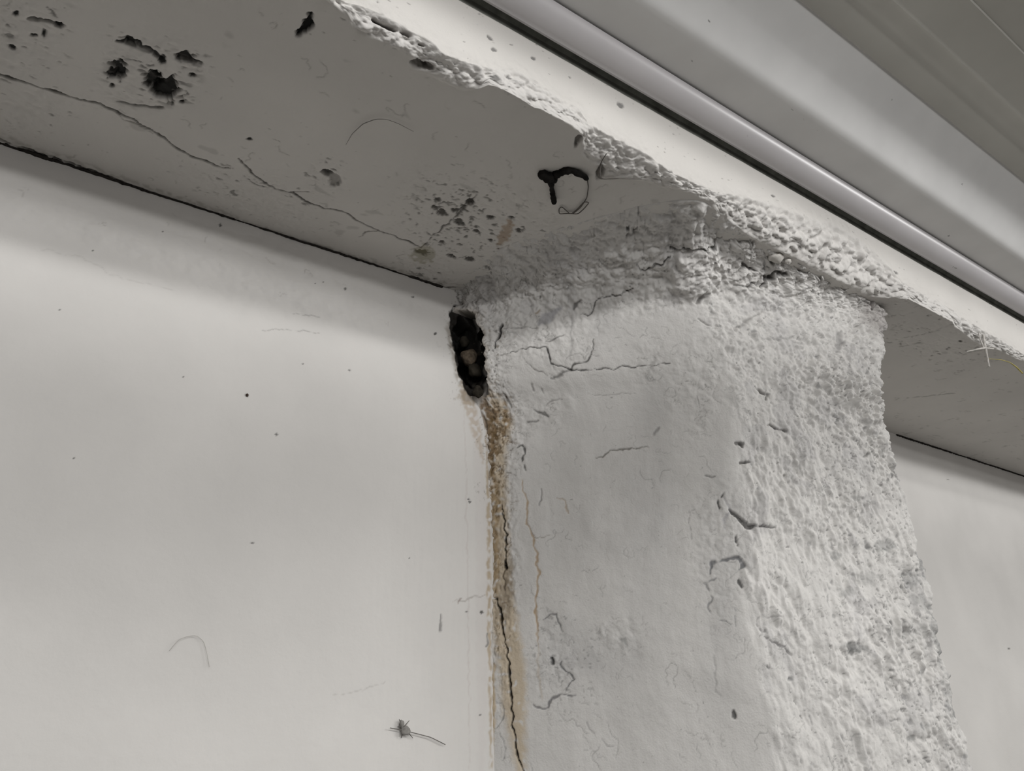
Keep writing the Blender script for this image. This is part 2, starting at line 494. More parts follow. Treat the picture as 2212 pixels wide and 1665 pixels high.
xs = ramp_axis([(-1.2, -0.07, 0.05), (-0.07, 0.66, 0.0012), (0.66, 1.0, 0.0018), (1.0, 1.5, 0.0028), (1.5, 2.4, 0.006), (2.4, 4.2, 0.08)])
ys_e = np.interp(xs, low[:, 0], low[:, 1], left=YB + 0.004, right=YB + 0.004)
ys_e = np.maximum(ys_e, YB + 0.0015)
o_ = np.argsort(high[:, 0])
zf_e = np.interp(xs, high[o_, 0], high[o_, 2], left=ZS + 0.004, right=ZS + 0.004)
zf_e = np.clip(zf_e, ZS + 0.003, ZT - 0.012)
wob = 0.0022 * fbm(xs, xs * 0, 0.02, 4, 9)
ys_e = ys_e + 0.026 * sstep(0.54, 0.66, xs) * (1 - sstep(0.93, 0.985, xs)) + np.abs(wob)
zf_e = zf_e + 0.0016 * fbm(xs, xs * 0 + 3, 0.012, 3, 10)
nS, nC, nF = 262, 34, 58
tS = np.linspace(0, 1, nS, endpoint=False)[:, None]
tC = np.linspace(0, 1, nC, endpoint=False)[:, None]
tF = np.linspace(0, 1, nF)[:, None]
X1 = np.broadcast_to(xs[None, :], (nS, xs.size)); X2 = np.broadcast_to(xs[None, :], (nC, xs.size)); X3 = np.broadcast_to(xs[None, :], (nF, xs.size))
S = np.stack([X1, lerp(YW + 0.006, ys_e[None, :], tS), np.full_like(X1, ZS)], -1)
Cc = np.stack([X2, lerp(ys_e[None, :], YB, tC ** 0.8), lerp(ZS, zf_e[None, :], tC ** 1.25)], -1)
Ff = np.stack([X3, np.full_like(X3, YB), lerp(zf_e[None, :], ZT, tF)], -1)
P = np.concatenate([S, Cc, Ff], 0)
N = np.zeros_like(P)
N[:nS, :, 2] = -1
tt = np.broadcast_to(tC, (nC, xs.size))
N[nS:nS + nC, :, 1] = -np.sin(tt * math.pi / 2); N[nS:nS + nC, :, 2] = -np.cos(tt * math.pi / 2)
N[nS + nC:, :, 1] = -1
U = P[..., 0]
V = (YW - P[..., 1]) + (P[..., 2] - ZS)
B = Surf(P, U, V, N, PAINT * np.array([0.985, 0.975, 0.955]))
isS = np.zeros(U.shape, np.float32); isS[:nS] = 1
isC = np.zeros(U.shape, np.float32); isC[nS:nS + nC] = np.sin(tt * math.pi) ** 0.5
isF = np.zeros(U.shape, np.float32); isF[nS + nC:] = 1
# underside: gentle waves, trowel marks, pitting
B.d += isS * (0.0016 * fbm(U, V, 0.11, 3, 12) + 0.00035 * fbm(U, V, 0.012, 3, 13))
pit = np.zeros_like(U)
for a in [(40, 90, 130, 100, 0), (330, 165, 120, 85, 0), (930, 420, 60, 40, 0), (1010, 490, 130, 90, 0), (560, 420, 170, 50, 20), (700, 385, 50, 45, 0), (1130, 520, 120, 60, 0), (2010, 730, 130, 60, 20), (60, 230, 90, 60, 0), (920, 590, 60, 50, 0)]:
    pit = np.maximum(pit, B.mask_blob(*a[:4], 0.6, a[4]))
pit = (pit * isS).astype(np.float32)
B.d -= pit * (0.0022 * np.clip(fbm(U, V, 0.014, 4, 14), -0.2, 1) + 0.0010 * fbm(U, V, 0.005, 2, 15))
B.specks(0.006, 0.46, (0.15, 0.145, 0.135), 0.7, 16, pit, (1.6, 1.0), 0.0012)
B.specks(0.0045, 0.66, (0.2, 0.19, 0.175), 0.6, 17, isS, (2.0, 0.8), 0.0005)
B.specks(0.018, 0.50, (0.36, 0.35, 0.33), 0.4, 18, isS, (1.8, 1.0))
B.squiggles(0.016, 0.9, 0.40, (0.28, 0.27, 0.25), 0.6, 19, isS * 0.9)
# torn edge
rough_over = sstep(0.60, 0.70, U) * (1 - sstep(0.98, 1.04, U))
B.d += isC * (0.0075 * billow3(P, 0.016, 4, 20, (1.5, 1, 1)) + 0.0030 * fbm3(P, 0.0055, 3, 21)) * (1 + 0.6 * rough_over)
fr = sstep(0.022, 0.0, P[..., 2] - zf_e[None, :]) * isF
B.d += fr * (0.0024 * fbm(U, V, 0.010, 4, 22)) + isF * (0.0006 * fbm(U, V, 0.05, 3, 23))
B.d += isC * rough_over * 0.003
B.c = lerp(B.c, np.array(PAINT * 0.97, np.float32), (isC * 0.5)[..., None])
B.specks(0.006, 0.46, (0.27, 0.26, 0.25), 0.7, 24, isC, (1.8, 1), 0.0012)
B.specks(0.004, 0.60, (0.2, 0.19, 0.18), 0.7, 25, isF, (2.0, 0.8), 0.0003)
B.d[-1] -= 0.03                                # top turns back under the flashing
FACE_SPOTS = [(1057, 81, 5), (1068, 107, 5), (1152, 126, 4), (1105, 97, 2.5), (1341, 226, 6), (1231, 166, 2), (816, 4, 3), (1070, 168, 6), (1100, 168, 4), (1450, 372, 4), (1914, 593, 0), (1935, 588, 5), (1670, 423, 3)]
for (x, y, r) in FACE_SPOTS:
    if r:
        B.blob(x, y, r * 1.4, r * 0.8, 0.0008, (0.16, 0.155, 0.15), 0.85, ang=30, ragged=0.5, nscale=0.003)
# chips in the torn strip
for (x, y, rx, ry) in [(812, 45, 9, 5), (835, 58, 22, 5), (876, 72, 11, 4), (905, 140, 16, 10), (925, 143, 12, 8), (912, 97, 8, 4), (1247, 305, 6, 16), (1296, 372, 7, 16)]:
    B.blob(x, y, rx, ry, 0.004, (0.12, 0.11, 0.10), 0.85, ang=25, ragged=0.6)
# joint crack between wall and beam
JC = [(0, 306), (30, 318), (90, 341), (140, 354), (210, 381), (300, 412), (430, 456), (480, 474), (560, 505), (640, 531), (740, 562), (850, 595), (890, 606), (920, 618), (955, 626), (985, 628)]
JC = [(x, y - 5) for x, y in JC]
B.line(JC, [8, 5, 10, 5, 7, 4, 4, 6, 5, 4, 5, 4, 7, 11, 11, 5], 0.006, DARK, 0.95, 2.0, 0.10)
B.line([(p[0] + 5, p[1] - 9) for p in JC], 7, 0.0, (0.30, 0.28, 0.25), 0.5, 6, 0.4)
JR = [(1930, 912), (1990, 938), (2040, 960), (2100, 985), (2160, 1008), (2212, 1030), (2300, 1070)]

# long crack wandering along the underside
K1 = [(-20, 155), (0, 161), (13, 166), (74, 185), (101, 195), (161, 212), (215, 225), (249, 242), (289, 259), (323, 279), (363, 306), (407, 336), (441, 346), (481, 360), (515, 365)]
B.line(K1, [8, 8, 5, 3, 6, 3, 4, 6, 4, 5, 4, 5, 8, 4, 3], 0.0022, (0.045, 0.042, 0.035), 0.9, 1.5)
B.line([(249, 242), (270, 262), (300, 270), (330, 290)], 2.5, 0.0008, (0.14, 0.13, 0.11), 0.7, 1.5)
B.line([(515, 343), (528, 357), (542, 373), (572, 397), (592, 409), (632, 417), (666, 437), (700, 449), (747, 457), (767, 474), (828, 501), (888, 525), (909, 535)], [6, 3, 5, 3, 2.5, 4, 3, 3, 2.5, 2.5, 2.5, 2.5, 4], 0.0016, (0.06, 0.055, 0.05), 0.9, 1.3)
B.line([(526, 380), (545, 394), (579, 407)], 2.5, 0.001, (0.07, 0.065, 0.055), 0.85, 1.3)
B.line([(632, 417), (665, 412)], 2.5, 0.001, (0.1, 0.09, 0.08), 0.8, 1.3)
B.line([(909, 535), (935, 511), (979, 474), (1000, 452), (1030, 420)], [4, 3, 4, 8, 4], 0.0016, (0.07, 0.065, 0.06), 0.85, 2, 0.2)
B.line([(775, 512), (790, 500), (815, 497), (832, 504)], 2.2, 0.0008, (0.12, 0.11, 0.1), 0.8, 1.2)
# blown black pockets
BLK = (0.009, 0.009, 0.008)
k1 = 2.973
for (x, y, rx, ry, an, dp) in [(842, 268, 52, 24, 8, 0.010), (1185, 362, 50, 26, 10, 0.008), (1260, 385, 45, 12, 18, 0.006), (765, 448, 46, 44, 30, 0.010), (725, 470, 36, 20, 0, 0.006), (722, 550, 18, 14, 0, 0.006), (985, 515, 55, 45, 10, 0.012), (1065, 570, 75, 62, 12, 0.012), (960, 452, 12, 9, 0, 0.004), (1170, 652, 16, 8, 0, 0.004), (1245, 480, 18, 9, 10, 0.003), (1045, 385, 22, 26, 0, 0.004), (88, 300, 24, 13, 0, 0.003), (385, 160, 24, 16, 0, 0.006), (100, 92, 16, 20, 0, 0.003), (285, 210, 16, 20, 20, 0.0025), (225, 220, 20, 12, 0, 0.0025), (1600, 895, 26, 7, 0, 0.002)]:
    B.blob(x / k1, y / k1, rx / k1 * 1.15, ry / k1 * 1.15, dp * 0.45, BLK, 0.98, an, 0.95, 0.22, seed=int(x) % 50, nscale=0.007)
B.line(trace([(760, 268), (800, 265)], 0, 0, k1), 6, 0.002, BLK, 0.95, 2)
B.line(trace([(880, 285), (950, 315), (1000, 345), (1040, 380)], 0, 0, k1), [10, 8, 12, 12], 0.002, BLK, 0.95, 2)
B.line(trace([(755, 653), (880, 672), (960, 690), (1035, 697)], 0, 0, k1), [2, 6, 8, 4], 0.002, (0.05, 0.05, 0.045), 0.85, 3)
B.line(trace([(170, 110), (230, 130), (320, 145), (400, 160)], 0, 0, k1), [4, 10, 9, 12], 0.004, (0.02, 0.02, 0.018), 0.95, 3)
B.line(trace([(1180, 645), (1200, 590)], 0, 0, k1), 4, 0.001, (0.07, 0.065, 0.06), 0.8, 2, 0.3)
B.line(trace([(790, 372), (850, 372), (910, 385)], 0, 0, k1), 2.5, 0.001, (0.09, 0.085, 0.08), 0.8, 2)
B.line(trace([(690, 500), (720, 490), (770, 480)], 0, 0, k1), 4, 0.002, BLK, 0.9, 2)
B.line(trace([(300, 40), (330, 60), (345, 100)], 0, 0, k1), 5, 0.001, (0.09, 0.085, 0.08), 0.75, 3)
B.blob(330, 165, 95, 60, -0.0010, None, ragged=0.6)
B.specks(0.010, 0.25, (0.08, 0.075, 0.07), 0.7, 31, B.mask_blob(335, 165, 95, 65, 0.4) * isS, (2.2, 0.9), 0.001)
# deep dark slit
B.line([(674, 29), (664, 52), (655, 66), (643, 81)], [9, 14, 17, 15], 0.004, (0.006, 0.006, 0.006), 1.0, 1.5)
# pit beside the crack
B.blob(707, 374, 13, 7, 0.005, (0.035, 0.033, 0.03), 0.9, 15, 0.5)
B.blob(722, 388, 12, 14, 0.003, (0.17, 0.16, 0.15), 0.6, 15, 0.6)
# pitted dirt above the hole, with a little rust
for (x, y, r) in [(955, 460, 9), (940, 448, 6), (992, 482, 9), (1015, 436, 7), (945, 432, 5), (1060, 470, 6), (1030, 500, 5), (1121, 497, 7), (1018, 440, 5), (985, 455, 7), (1090, 540, 7), (1060, 520, 4), (912, 545, 10), (955, 525, 5), (975, 554, 6), (1014, 560, 8), (1050, 578, 6), (1003, 445, 5), (1105, 470, 5)]:
    B.blob(x, y, r * 1.3, r * 0.7, 0.002, (0.06, 0.056, 0.05), 0.9, 10, 0.8, nscale=0.004, seed=int(x) % 40)
B.specks(0.007, 0.28, (0.12, 0.115, 0.105), 0.75, 33, B.mask_blob(1000, 480, 115, 85, 0.5) * isS, (1.3, 1), 0.0012)
B.blob(1092, 505, 12, 26, 0.0, (0.30, 0.19, 0.10), 0.6, 20, 0.9)
B.blob(915, 550, 26, 20, 0.0, (0.24, 0.22, 0.13), 0.5, 0, 0.8)
B.line([(1075, 538), (1090, 540), (1100, 530)], 4, 0.002, (0.09, 0.05, 0.03), 0.9, 2)
# scratches on the far bay
for pts in ([(1950, 730), (2000, 722), (2060, 700)], [(1945, 748), (1990, 740)], [(2080, 765), (2110, 758), (2140, 750)], [(1960, 860), (2060, 850)]):
    B.line(pts, 3, 0.0008, (0.22, 0.215, 0.2), 0.6, 2, 0.3)
B.blob(2075, 738, 4, 4, 0.001, DARK, 0.9)
beam = tag(B.build('concrete_beam', MAT_BEAM), 'off-white plastered concrete beam with cracked grey underside and torn lower edge', 'beam', None, 'thing')
del B

# ================================================================== pilaster
RIDGE_PX = [(1480, 560), (1500, 620), (1555, 760), (1590, 880), (1604, 1000), (1608, 1200), (1622, 1350), (1650, 1500), (1690, 1665)]
RIGHT_PX = [(1975, 640), (1948, 680), (1937, 760), (1934, 850), (1947, 930), (1967, 1000), (1997, 1100), (2022, 1200), (2052, 1330), (2087, 1480), (2117, 1580), (2142, 1665)]
Y1 = YW - 0.225; Y2 = YW - 0.302
ridge = np.array([on_y(*p, Y1) for p in RIDGE_PX]); right = np.array([on_y(*p, Y2) for p in RIGHT_PX])
zr = ramp_axis([(0.0, 1.60, 0.08), (1.60, 1.66, 0.006), (1.66, ZS - 0.03, 0.00115)])
zr = np.concatenate([zr[:-1], ZS - 0.03 * (1 - np.linspace(0, 1, 95)) ** 2])


def along(tr, z):
    o = np.argsort(tr[:, 2])
    return np.interp(z, tr[o, 2], tr[o, 0])


def smooth1(a, s):
    k = np.exp(-0.5 * (np.arange(-3 * s, 3 * s + 1) / s) ** 2); k /= k.sum()
    p = np.concatenate([2 * a[:1] - a[1:3 * s + 1][::-1], a, 2 * a[-1:] - a[-3 * s - 1:-1][::-1]])
    return np.stack([np.convolve(p[:, i], k, 'valid') for i in range(p.shape[1])], 1) if a.ndim == 2 else np.convolve(p, k, 'valid')


zfine = np.linspace(1.55, ZS, 400)
xa_f = smooth1(along(joint, zfine), 3); xb_f = smooth1(along(ridge, zfine), 18); xc_f = smooth1(along(right, zfine), 8)
xa = np.interp(zr, zfine, xa_f); xb = np.interp(zr, zfine, xb_f); xc = np.interp(zr, zfine, xc_f)
nA, nB_, nD = 285, 235, 70
tA = np.linspace(0, 1, nA, endpoint=False); tB = np.linspace(0, 1, nB_, endpoint=False); tD = np.linspace(0, 1, nD)
rows = []
for i, z in enumerate(zr):
    A0 = np.array([xa[i] - 0.002, YW + 0.004]); B0 = np.array([xb[i], Y1]); C0 = np.array([xc[i], Y2]); D0 = np.array([xc[i] + 0.10, YW + 0.004])
    pr = np.concatenate([A0 + (B0 - A0) * tA[:, None], B0 + (C0 - B0) * tB[:, None], C0 + (D0 - C0) * tD[:, None]])
    sm = smooth1(pr, 16)
    # a second, wider rounding away from the wall ends
    rows.append(sm)
base = np.array(rows)                                                  # rows, cols, (x, y)
# footprint where the plaster flares out onto the underside of the beam
FOOT_PX = [(985, 628), (1015, 585), (1060, 545), (1120, 515), (1210, 490), (1300, 462), (1380, 440), (1450, 428), (1520, 425)]
foot = np.array([on_z(*p)[:2] for p in FOOT_PX]); foot[0] = [foot[0][0], YW + 0.004]
fl = np.concatenate([[0], np.cumsum(np.hypot(*np.diff(foot, axis=0).T))]); fl /= fl[-1]
Fl = np.stack([np.interp(tA, fl, foot[:, i]) for i in range(2)], 1)
ce = on_z(1972, 634)[:2]
Ff2 = np.stack([np.linspace(foot[-1][0], ce[0], nB_, endpoint=False), np.interp(np.linspace(0, 1, nB_, endpoint=False), [0, 0.32, 1], [foot[-1][1], YB + 0.030, YB + 0.030])], 1)
Fd = np.stack([np.linspace(ce[0], ce[0] + 0.12, nD), np.linspace(YB + 0.030, YW + 0.004, nD)], 1)
FOOT = smooth1(np.concatenate([Fl, Ff2, Fd]), 10)
ncol = nA + nB_ + nD
cj = np.arange(ncol)
Lf = np.interp(cj, [0, 20, nA * 0.5, nA, nA + nB_ * 0.5, nA + nB_ * 0.92, ncol], [0.006, 0.030, 0.062, 0.060, 0.050, 0.018, 0.02])
Lf = Lf * (1 + 0.25 * perlin(cj / 23.0, cj * 0.0, 0.3, 51))
dz = (ZS - zr)[:, None]
q = np.clip(1 - dz / Lf[None, :], 0, 1)
wgt = 1 - np.sqrt(np.clip(1 - q * q, 0, 1))
XY = base * (1 - wgt[..., None]) + FOOT[None] * wgt[..., None]
P = np.concatenate([XY, np.broadcast_to(zr[:, None, None], XY.shape[:2] + (1,))], -1)
seg = np.hypot(*np.diff(base[len(zr) // 2], axis=0).T)
s_ax = np.concatenate([[0], np.cumsum(seg)])
U = np.broadcast_to(s_ax[None, :], P.shape[:2]).copy(); V = np.broadcast_to(zr[:, None], P.shape[:2]).copy()
N = grid_normals(P, (-0.4, -0.9, 0.0))
T = Surf(P, U, V, N, PAINT * np.array([0.965, 0.965, 0.96]))
T.thin = 0.55
T.vis[:, nA + nB_ + 12:] = False
sB = s_ax[nA]; sC = s_ax[nA + nB_]
T.px = T.px.astype(np.float32); T.py = T.py.astype(np.float32)
dzv = ZS - V
top = sstep(0.085, 0.025, ZS - V)
fb = 0.012 * perlin(V / 0.05, U * 0, 0.2, 61)
front = sstep(-0.012, 0.016, U - sB + fb)
right_rough = sstep(0.07, 0.16, U - sB)
# body waves
T.d += 0.0055 * fbm(U, V, 0.11, 3, 60) * sstep(0.0, 0.06, U)
# smooth left face: faint vertical drag marks
left_face = (1 - front) * (1 - top)
T.d += left_face * (0.0005 * fbm(U, V * 0.25, 0.014, 3, 62) + 0.0005 * fbm(U, V, 0.010, 3, 63))
# lumpy flare under the beam
bury = 1 - sstep(0.90, 1.0, wgt)
T.d += top * bury * (0.0085 * fbm3(P, 0.034, 4, 64, 0.55) + 0.0048 * billow3(P, 0.013, 3, 65) + 0.0060 * billow3(P, 0.028, 4, 66))
T.P[-3:, :, 2] += np.array([0.002, 0.004, 0.008])[:, None]
# coarse roughcast on the front, streaked lower down
low_ = sstep(0.14, 0.30, dzv)
gran = 0.0052 * billow3(P, 0.013, 3, 67) + 0.0022 * fbm3(P, 0.0055, 2, 68) + 0.0045 * billow3(P, 0.030, 2, 167)
strk = 0.0042 * fbm(U * 1.2 + 0.12 * V, V * 0.36, 0.012, 3, 69) + 0.0034 * billow3(P, 0.014, 3, 70, (1, 1, 1.8)) + 0.003 * fbm3(P, 0.03, 2, 170)
amp = 0.6 + 0.75 * sstep(-0.22, 0.22, fbm3(P, 0.075, 3, 173))
T.d += amp * front * (1 - top * 0.5) * lerp(gran * (0.55 + 0.9 * right_rough), strk + 0.45 * gran * right_rough, low_)
T.d += front * 0.0060 * fbm(U, V * 0.7, 0.035, 3, 71)
up_left = np.maximum(T.mask_blob(1150, 690, 130, 110, 0.7), T.mask_blob(1090, 950, 45, 130, 0.7)) * (1 - front)
for a in [(1200, 1430, 60, 70), (1400, 780, 40, 60), (1560, 1180, 60, 140), (1500, 820, 60, 110), (1330, 1380, 60, 40), (1180, 880, 60, 40)]:
    up_left = np.maximum(up_left, 0.6 * T.mask_blob(*a, 0.7))
T.d += up_left * (0.0034 * billow3(P, 0.018, 4, 171) + 0.0014 * fbm3(P, 0.006, 2, 172))
# ridge of thick plaster along the corner
T.line([(1606, 930), (1622, 1010), (1640, 1080), (1632, 1160)], [16, 30, 40, 16], -0.004, tuple(PAINT), 0.2, 18)
T.line([(1628, 1190), (1640, 1280), (1660, 1330)], [20, 34, 14], -0.004, tuple(PAINT), 0.2, 16)
T.blob(1500, 585, 45, 60, -0.010, tuple(PAINT * 1.05), 0.8, 10, 0.4, 0.5)
T.blob(1745, 1080, 55, 60, -0.004, None, 0, 25, 0.5, 0.5)
T.line([(1690, 1080), (1760, 1030), (1800, 1060)], 22, 0.004, tuple(PAINT), 0.0, 20)
T.blob(1720, 1035, 60, 40, 0.004, None, 0, 25, 0.4, 0.5)
T.blob(1845, 1330, 28, 60, -0.003, tuple(PAINT * 1.05), 0.6, 0, 0.5, 0.5)
# grime: scattered pits
T.specks(0.0062, 0.44, (0.20, 0.195, 0.19), 0.55, 72, front * (0.5 + 0.5 * right_rough), (1, 1.3), 0.001)
T.specks(0.0045, 0.55, (0.12, 0.115, 0.11), 0.65, 73, np.clip(front + top, 0, 1), (1.3, 1), 0.001)
T.specks(0.03, 0.18, (0.42, 0.41, 0.41), 0.35, 74, np.clip(front + top * 0.8, 0, 1), (1, 1.4))
mould = sstep(0.10, 0.22, U - sB) * sstep(0.12, 0.35, dzv) * (1 - sstep(0.05, 0.12, U - sC))
T.specks(0.011, 0.40, (0.24, 0.245, 0.245), 0.40, 75, mould, (1, 1.6))
T.specks(0.0055, 0.50, (0.13, 0.135, 0.135), 0.60, 76, mould, (1, 1.3), 0.0008)
T.squiggles(0.013, 0.8, 0.30, (0.24, 0.235, 0.225), 0.65, 77, np.clip(0.55 * left_face + 0.9 * top + 0.5 * front, 0, 1))
T.squiggles(0.024, 0.8, 0.34, (0.20, 0.195, 0.19), 0.6, 80, np.clip(left_face * 0.8 + top, 0, 1))
T.squiggles(0.008, 0.75, 0.26, (0.20, 0.195, 0.185), 0.6, 84, np.clip(up_left * 1.2 + top * 0.8 + 0.15 * left_face, 0, 1))
T.squiggles(0.010, 0.8, 0.24, (0.17, 0.165, 0.165), 0.55, 87, front * 0.9)
T.specks(0.0034, 0.43, (0.15, 0.147, 0.145), 0.65, 187, front * (0.35 + 0.65 * right_rough), (1.2, 1), 0.0012)
T.specks(0.009, 0.46, (0.22, 0.218, 0.22), 0.5, 188, front, (1, 1.7), 0.0008)
T.specks(0.003, 0.66, (0.18, 0.175, 0.17), 0.6, 88, left_face, (1.6, 1))
# faint grey washes on the left face
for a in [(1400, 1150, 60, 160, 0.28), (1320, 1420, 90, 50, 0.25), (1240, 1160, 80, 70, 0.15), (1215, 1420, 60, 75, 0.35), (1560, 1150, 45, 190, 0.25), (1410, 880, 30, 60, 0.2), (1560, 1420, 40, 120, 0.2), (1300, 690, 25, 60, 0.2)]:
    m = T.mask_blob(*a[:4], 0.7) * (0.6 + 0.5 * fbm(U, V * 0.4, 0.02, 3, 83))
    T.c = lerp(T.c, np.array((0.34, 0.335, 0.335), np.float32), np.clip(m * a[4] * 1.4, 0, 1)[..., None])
# ---------------- cracks
k4 = (850, 400, 3.33)
C = lambda pts, *a, **k: T.line(trace(pts, *k4), *a, **k)
C([(780, 1220), (880, 1195), (1000, 1165), (1110, 1170), (1125, 1240), (1145, 1285), (1200, 1310), (1280, 1325), (1420, 1328), (1600, 1318), (1750, 1300), (1990, 1285)], [1.5, 2, 3, 4, 5, 8, 5, 4, 3, 3, 2, 1.5], 0.0016, (0.05, 0.047, 0.045), 0.95, 1.2)
C([(1270, 1330), (1290, 1290), (1390, 1270), (1430, 1180), (1445, 1120)], [4, 5, 4, 3, 3], 0.0016, (0.08, 0.075, 0.07), 0.9, 1.5, 0.15)
C([(1345, 925), (1400, 930), (1445, 900), (1450, 850), (1480, 820), (1600, 800), (1720, 745)], [3, 4, 5, 4, 3, 4, 5], 0.003, (0.08, 0.075, 0.07), 0.85, 1.5)
C([(1290, 890), (1350, 830)], 7, 0.003, (0.10, 0.095, 0.09), 0.8, 3)
C([(725, 1165), (745, 1105), (772, 1050), (775, 1000)], [6, 9, 7, 3], 0.006, (0.05, 0.045, 0.042), 0.95, 2)
C([(1140, 1395), (1200, 1360), (1270, 1325)], [6, 7, 4], 0.002, (0.14, 0.135, 0.13), 0.8, 3)
C([(1050, 1000), (1110, 950), (1200, 885)], [20, 22, 8], 0.001, (0.33, 0.325, 0.34), 0.75, 5)
C([(1780, 605), (1860, 590), (1920, 550), (1990, 510)], [3, 3, 3, 2], 0.0022, (0.08, 0.075, 0.07), 0.85, 1.4)
C([(920, 1230), (1000, 1310), (1060, 1340), (1110, 1380)], 2.5, 0.0012, (0.16, 0.15, 0.14), 0.8, 1.5)
C([(1285, 950), (1280, 1050), (1285, 1130), (1275, 1260)], [8, 7, 5, 3], 0.0006, (0.30, 0.29, 0.28), 0.6, 4, 0.2)
C([(800, 1030), (900, 1030), (1040, 1030)], 2.4, 0.0014, (0.2, 0.19, 0.18), 0.7, 1.5)
C([(1040, 1115), (1120, 1120), (1190, 1095), (1240, 1070)], 3, 0.0014, (0.13, 0.125, 0.12), 0.8, 2, 0.15)
C([(560, 900), (640, 950), (660, 965)], 3, 0.002, (0.12, 0.11, 0.10), 0.8, 2)
C([(1670, 410), (1665, 370), (1690, 340), (1760, 350)], 4, 0.002, (0.15, 0.145, 0.14), 0.7, 3)
C([(1675, 262), (1700, 280)], 8, 0.003, (0.04, 0.04, 0.038), 0.9, 2)
C([(1735, 320), (1755, 300)], 6, 0.003, (0.07, 0.07, 0.065), 0.9, 2)
C([(1025, 930), (1060, 905)], 8, 0.001, (0.24, 0.18, 0.11), 0.7, 2)
C([(790, 1490), (830, 1560), (845, 1600)], [6, 9, 4], 0.002, (0.16, 0.155, 0.15), 0.8, 3)
C([(1090, 1590), (1150, 1550), (1210, 1540)], 4, 0.0012, (0.22, 0.21, 0.2), 0.7, 2)
C([(1000, 1435), (1005, 1475)], 6, 0.001, (0.2, 0.19, 0.18), 0.7, 2)
C([(1070, 1465), (1072, 1485)], 5, 0.001, (0.2, 0.19, 0.18), 0.7, 2)
C([(1400, 1500), (1520, 1510), (1640, 1500), (1750, 1490)], 2.2, 0.0008, (0.30, 0.29, 0.28), 0.7, 1.3)
C([(500, 700), (580, 690), (700, 720)], 5, 0.003, (0.22, 0.21, 0.2), 0.5, 5)
C([(670, 590), (700, 600), (710, 650)], [7, 6, 4], 0.003, (0.09, 0.085, 0.08), 0.8, 3)
C([(1530, 540), (1600, 545), (1650, 540)], 5, 0.002, (0.26, 0.25, 0.24), 0.6, 3)
k5 = (1350, 400, 2.5615)
D = lambda pts, *a, **k: T.line(trace(pts, *k5), *a, **k)
D([(250, 350), (370, 345), (440, 350), (530, 302), (600, 288), (640, 264), (720, 290), (780, 340), (790, 385), (850, 412), (960, 418), (1030, 422)], [3, 5, 3, 6, 6, 4, 5, 7, 13, 12, 16, 13], 0.011, (0.035, 0.033, 0.031), 0.9, 2.5, 0.08)
D([(1060, 408), (1120, 412), (1200, 440), (1260, 512), (1330, 547), (1420, 572), (1470, 612), (1495, 650), (1470, 684)], [3, 4, 6, 8, 7, 9, 8, 12, 7], 0.010, (0.045, 0.042, 0.04), 0.85, 2.5, 0.1)
D([(755, 565), (790, 525), (840, 500), (900, 492)], [8, 6, 12, 5], 0.006, (0.05, 0.047, 0.045), 0.85, 3, 0.2)
D([(615, 555), (700, 560), (755, 545)], 3, 0.002, (0.12, 0.115, 0.11), 0.8, 2)
D([(650, 455), (720, 466)], 4, 0.004, (0.1, 0.095, 0.09), 0.85, 2)
D([(510, 300), (560, 300), (605, 285)], 5, 0.005, (0.05, 0.047, 0.045), 0.85, 2, 0.2)
D([(60, 460), (120, 460), (190, 425), (245, 400)], [2, 3, 3, 2], 0.002, (0.11, 0.105, 0.1), 0.85, 1.5)
D([(395, 650), (440, 612), (465, 605)], [9, 12, 8], 0.005, (0.22, 0.21, 0.2), 0.75, 4)
D([(410, 740), (460, 770), (480, 775)], 4, 0.003, (0.2, 0.19, 0.18), 0.7, 2)
D([(720, 1115), (790, 1160), (775, 1190)], [8, 9, 5], 0.005, (0.08, 0.075, 0.07), 0.85, 3, 0.2)
D([(600, 800), (680, 750), (760, 690)], [4, 5, 3], 0.003, (0.26, 0.25, 0.24), 0.65, 3)
D([(760, 850), (850, 850), (930, 830)], 5, 0.003, (0.24, 0.235, 0.23), 0.6, 4)
D([(1180, 820), (1190, 870), (1170, 920)], [12, 12, 6], 0.004, (0.36, 0.35, 0.345), 0.7, 5)
D([(1440, 740), (1460, 760)], 14, 0.003, (0.22, 0.2, 0.19), 0.6, 5)
D([(180, 920), (150, 1000), (120, 1060)], [5, 8, 10], 0.001, (0.33, 0.32, 0.31), 0.6, 5, 0.2)
D([(800, 1330), (840, 1345), (890, 1360)], [7, 4, 3], 0.003, (0.1, 0.095, 0.09), 0.85, 2)
D([(640, 1430), (655, 1440)], 10, 0.003, (0.09, 0.085, 0.08), 0.85, 3)
D([(640, 1540), (690, 1530)], 6, 0.003, (0.12, 0.115, 0.11), 0.85, 2)
D([(1530, 1570), (1560, 1640)], 4, 0.003, (0.1, 0.095, 0.09), 0.8, 2, 0.2)
k7 = (1400, 900, 2.176)
def E_(pts, width, depth, colour, alpha, soft, breakup=0.22):
    T.line(trace(pts, *k7), width, depth, colour, alpha * 0.9, soft, breakup, seed=int(pts[0][0]) % 37)

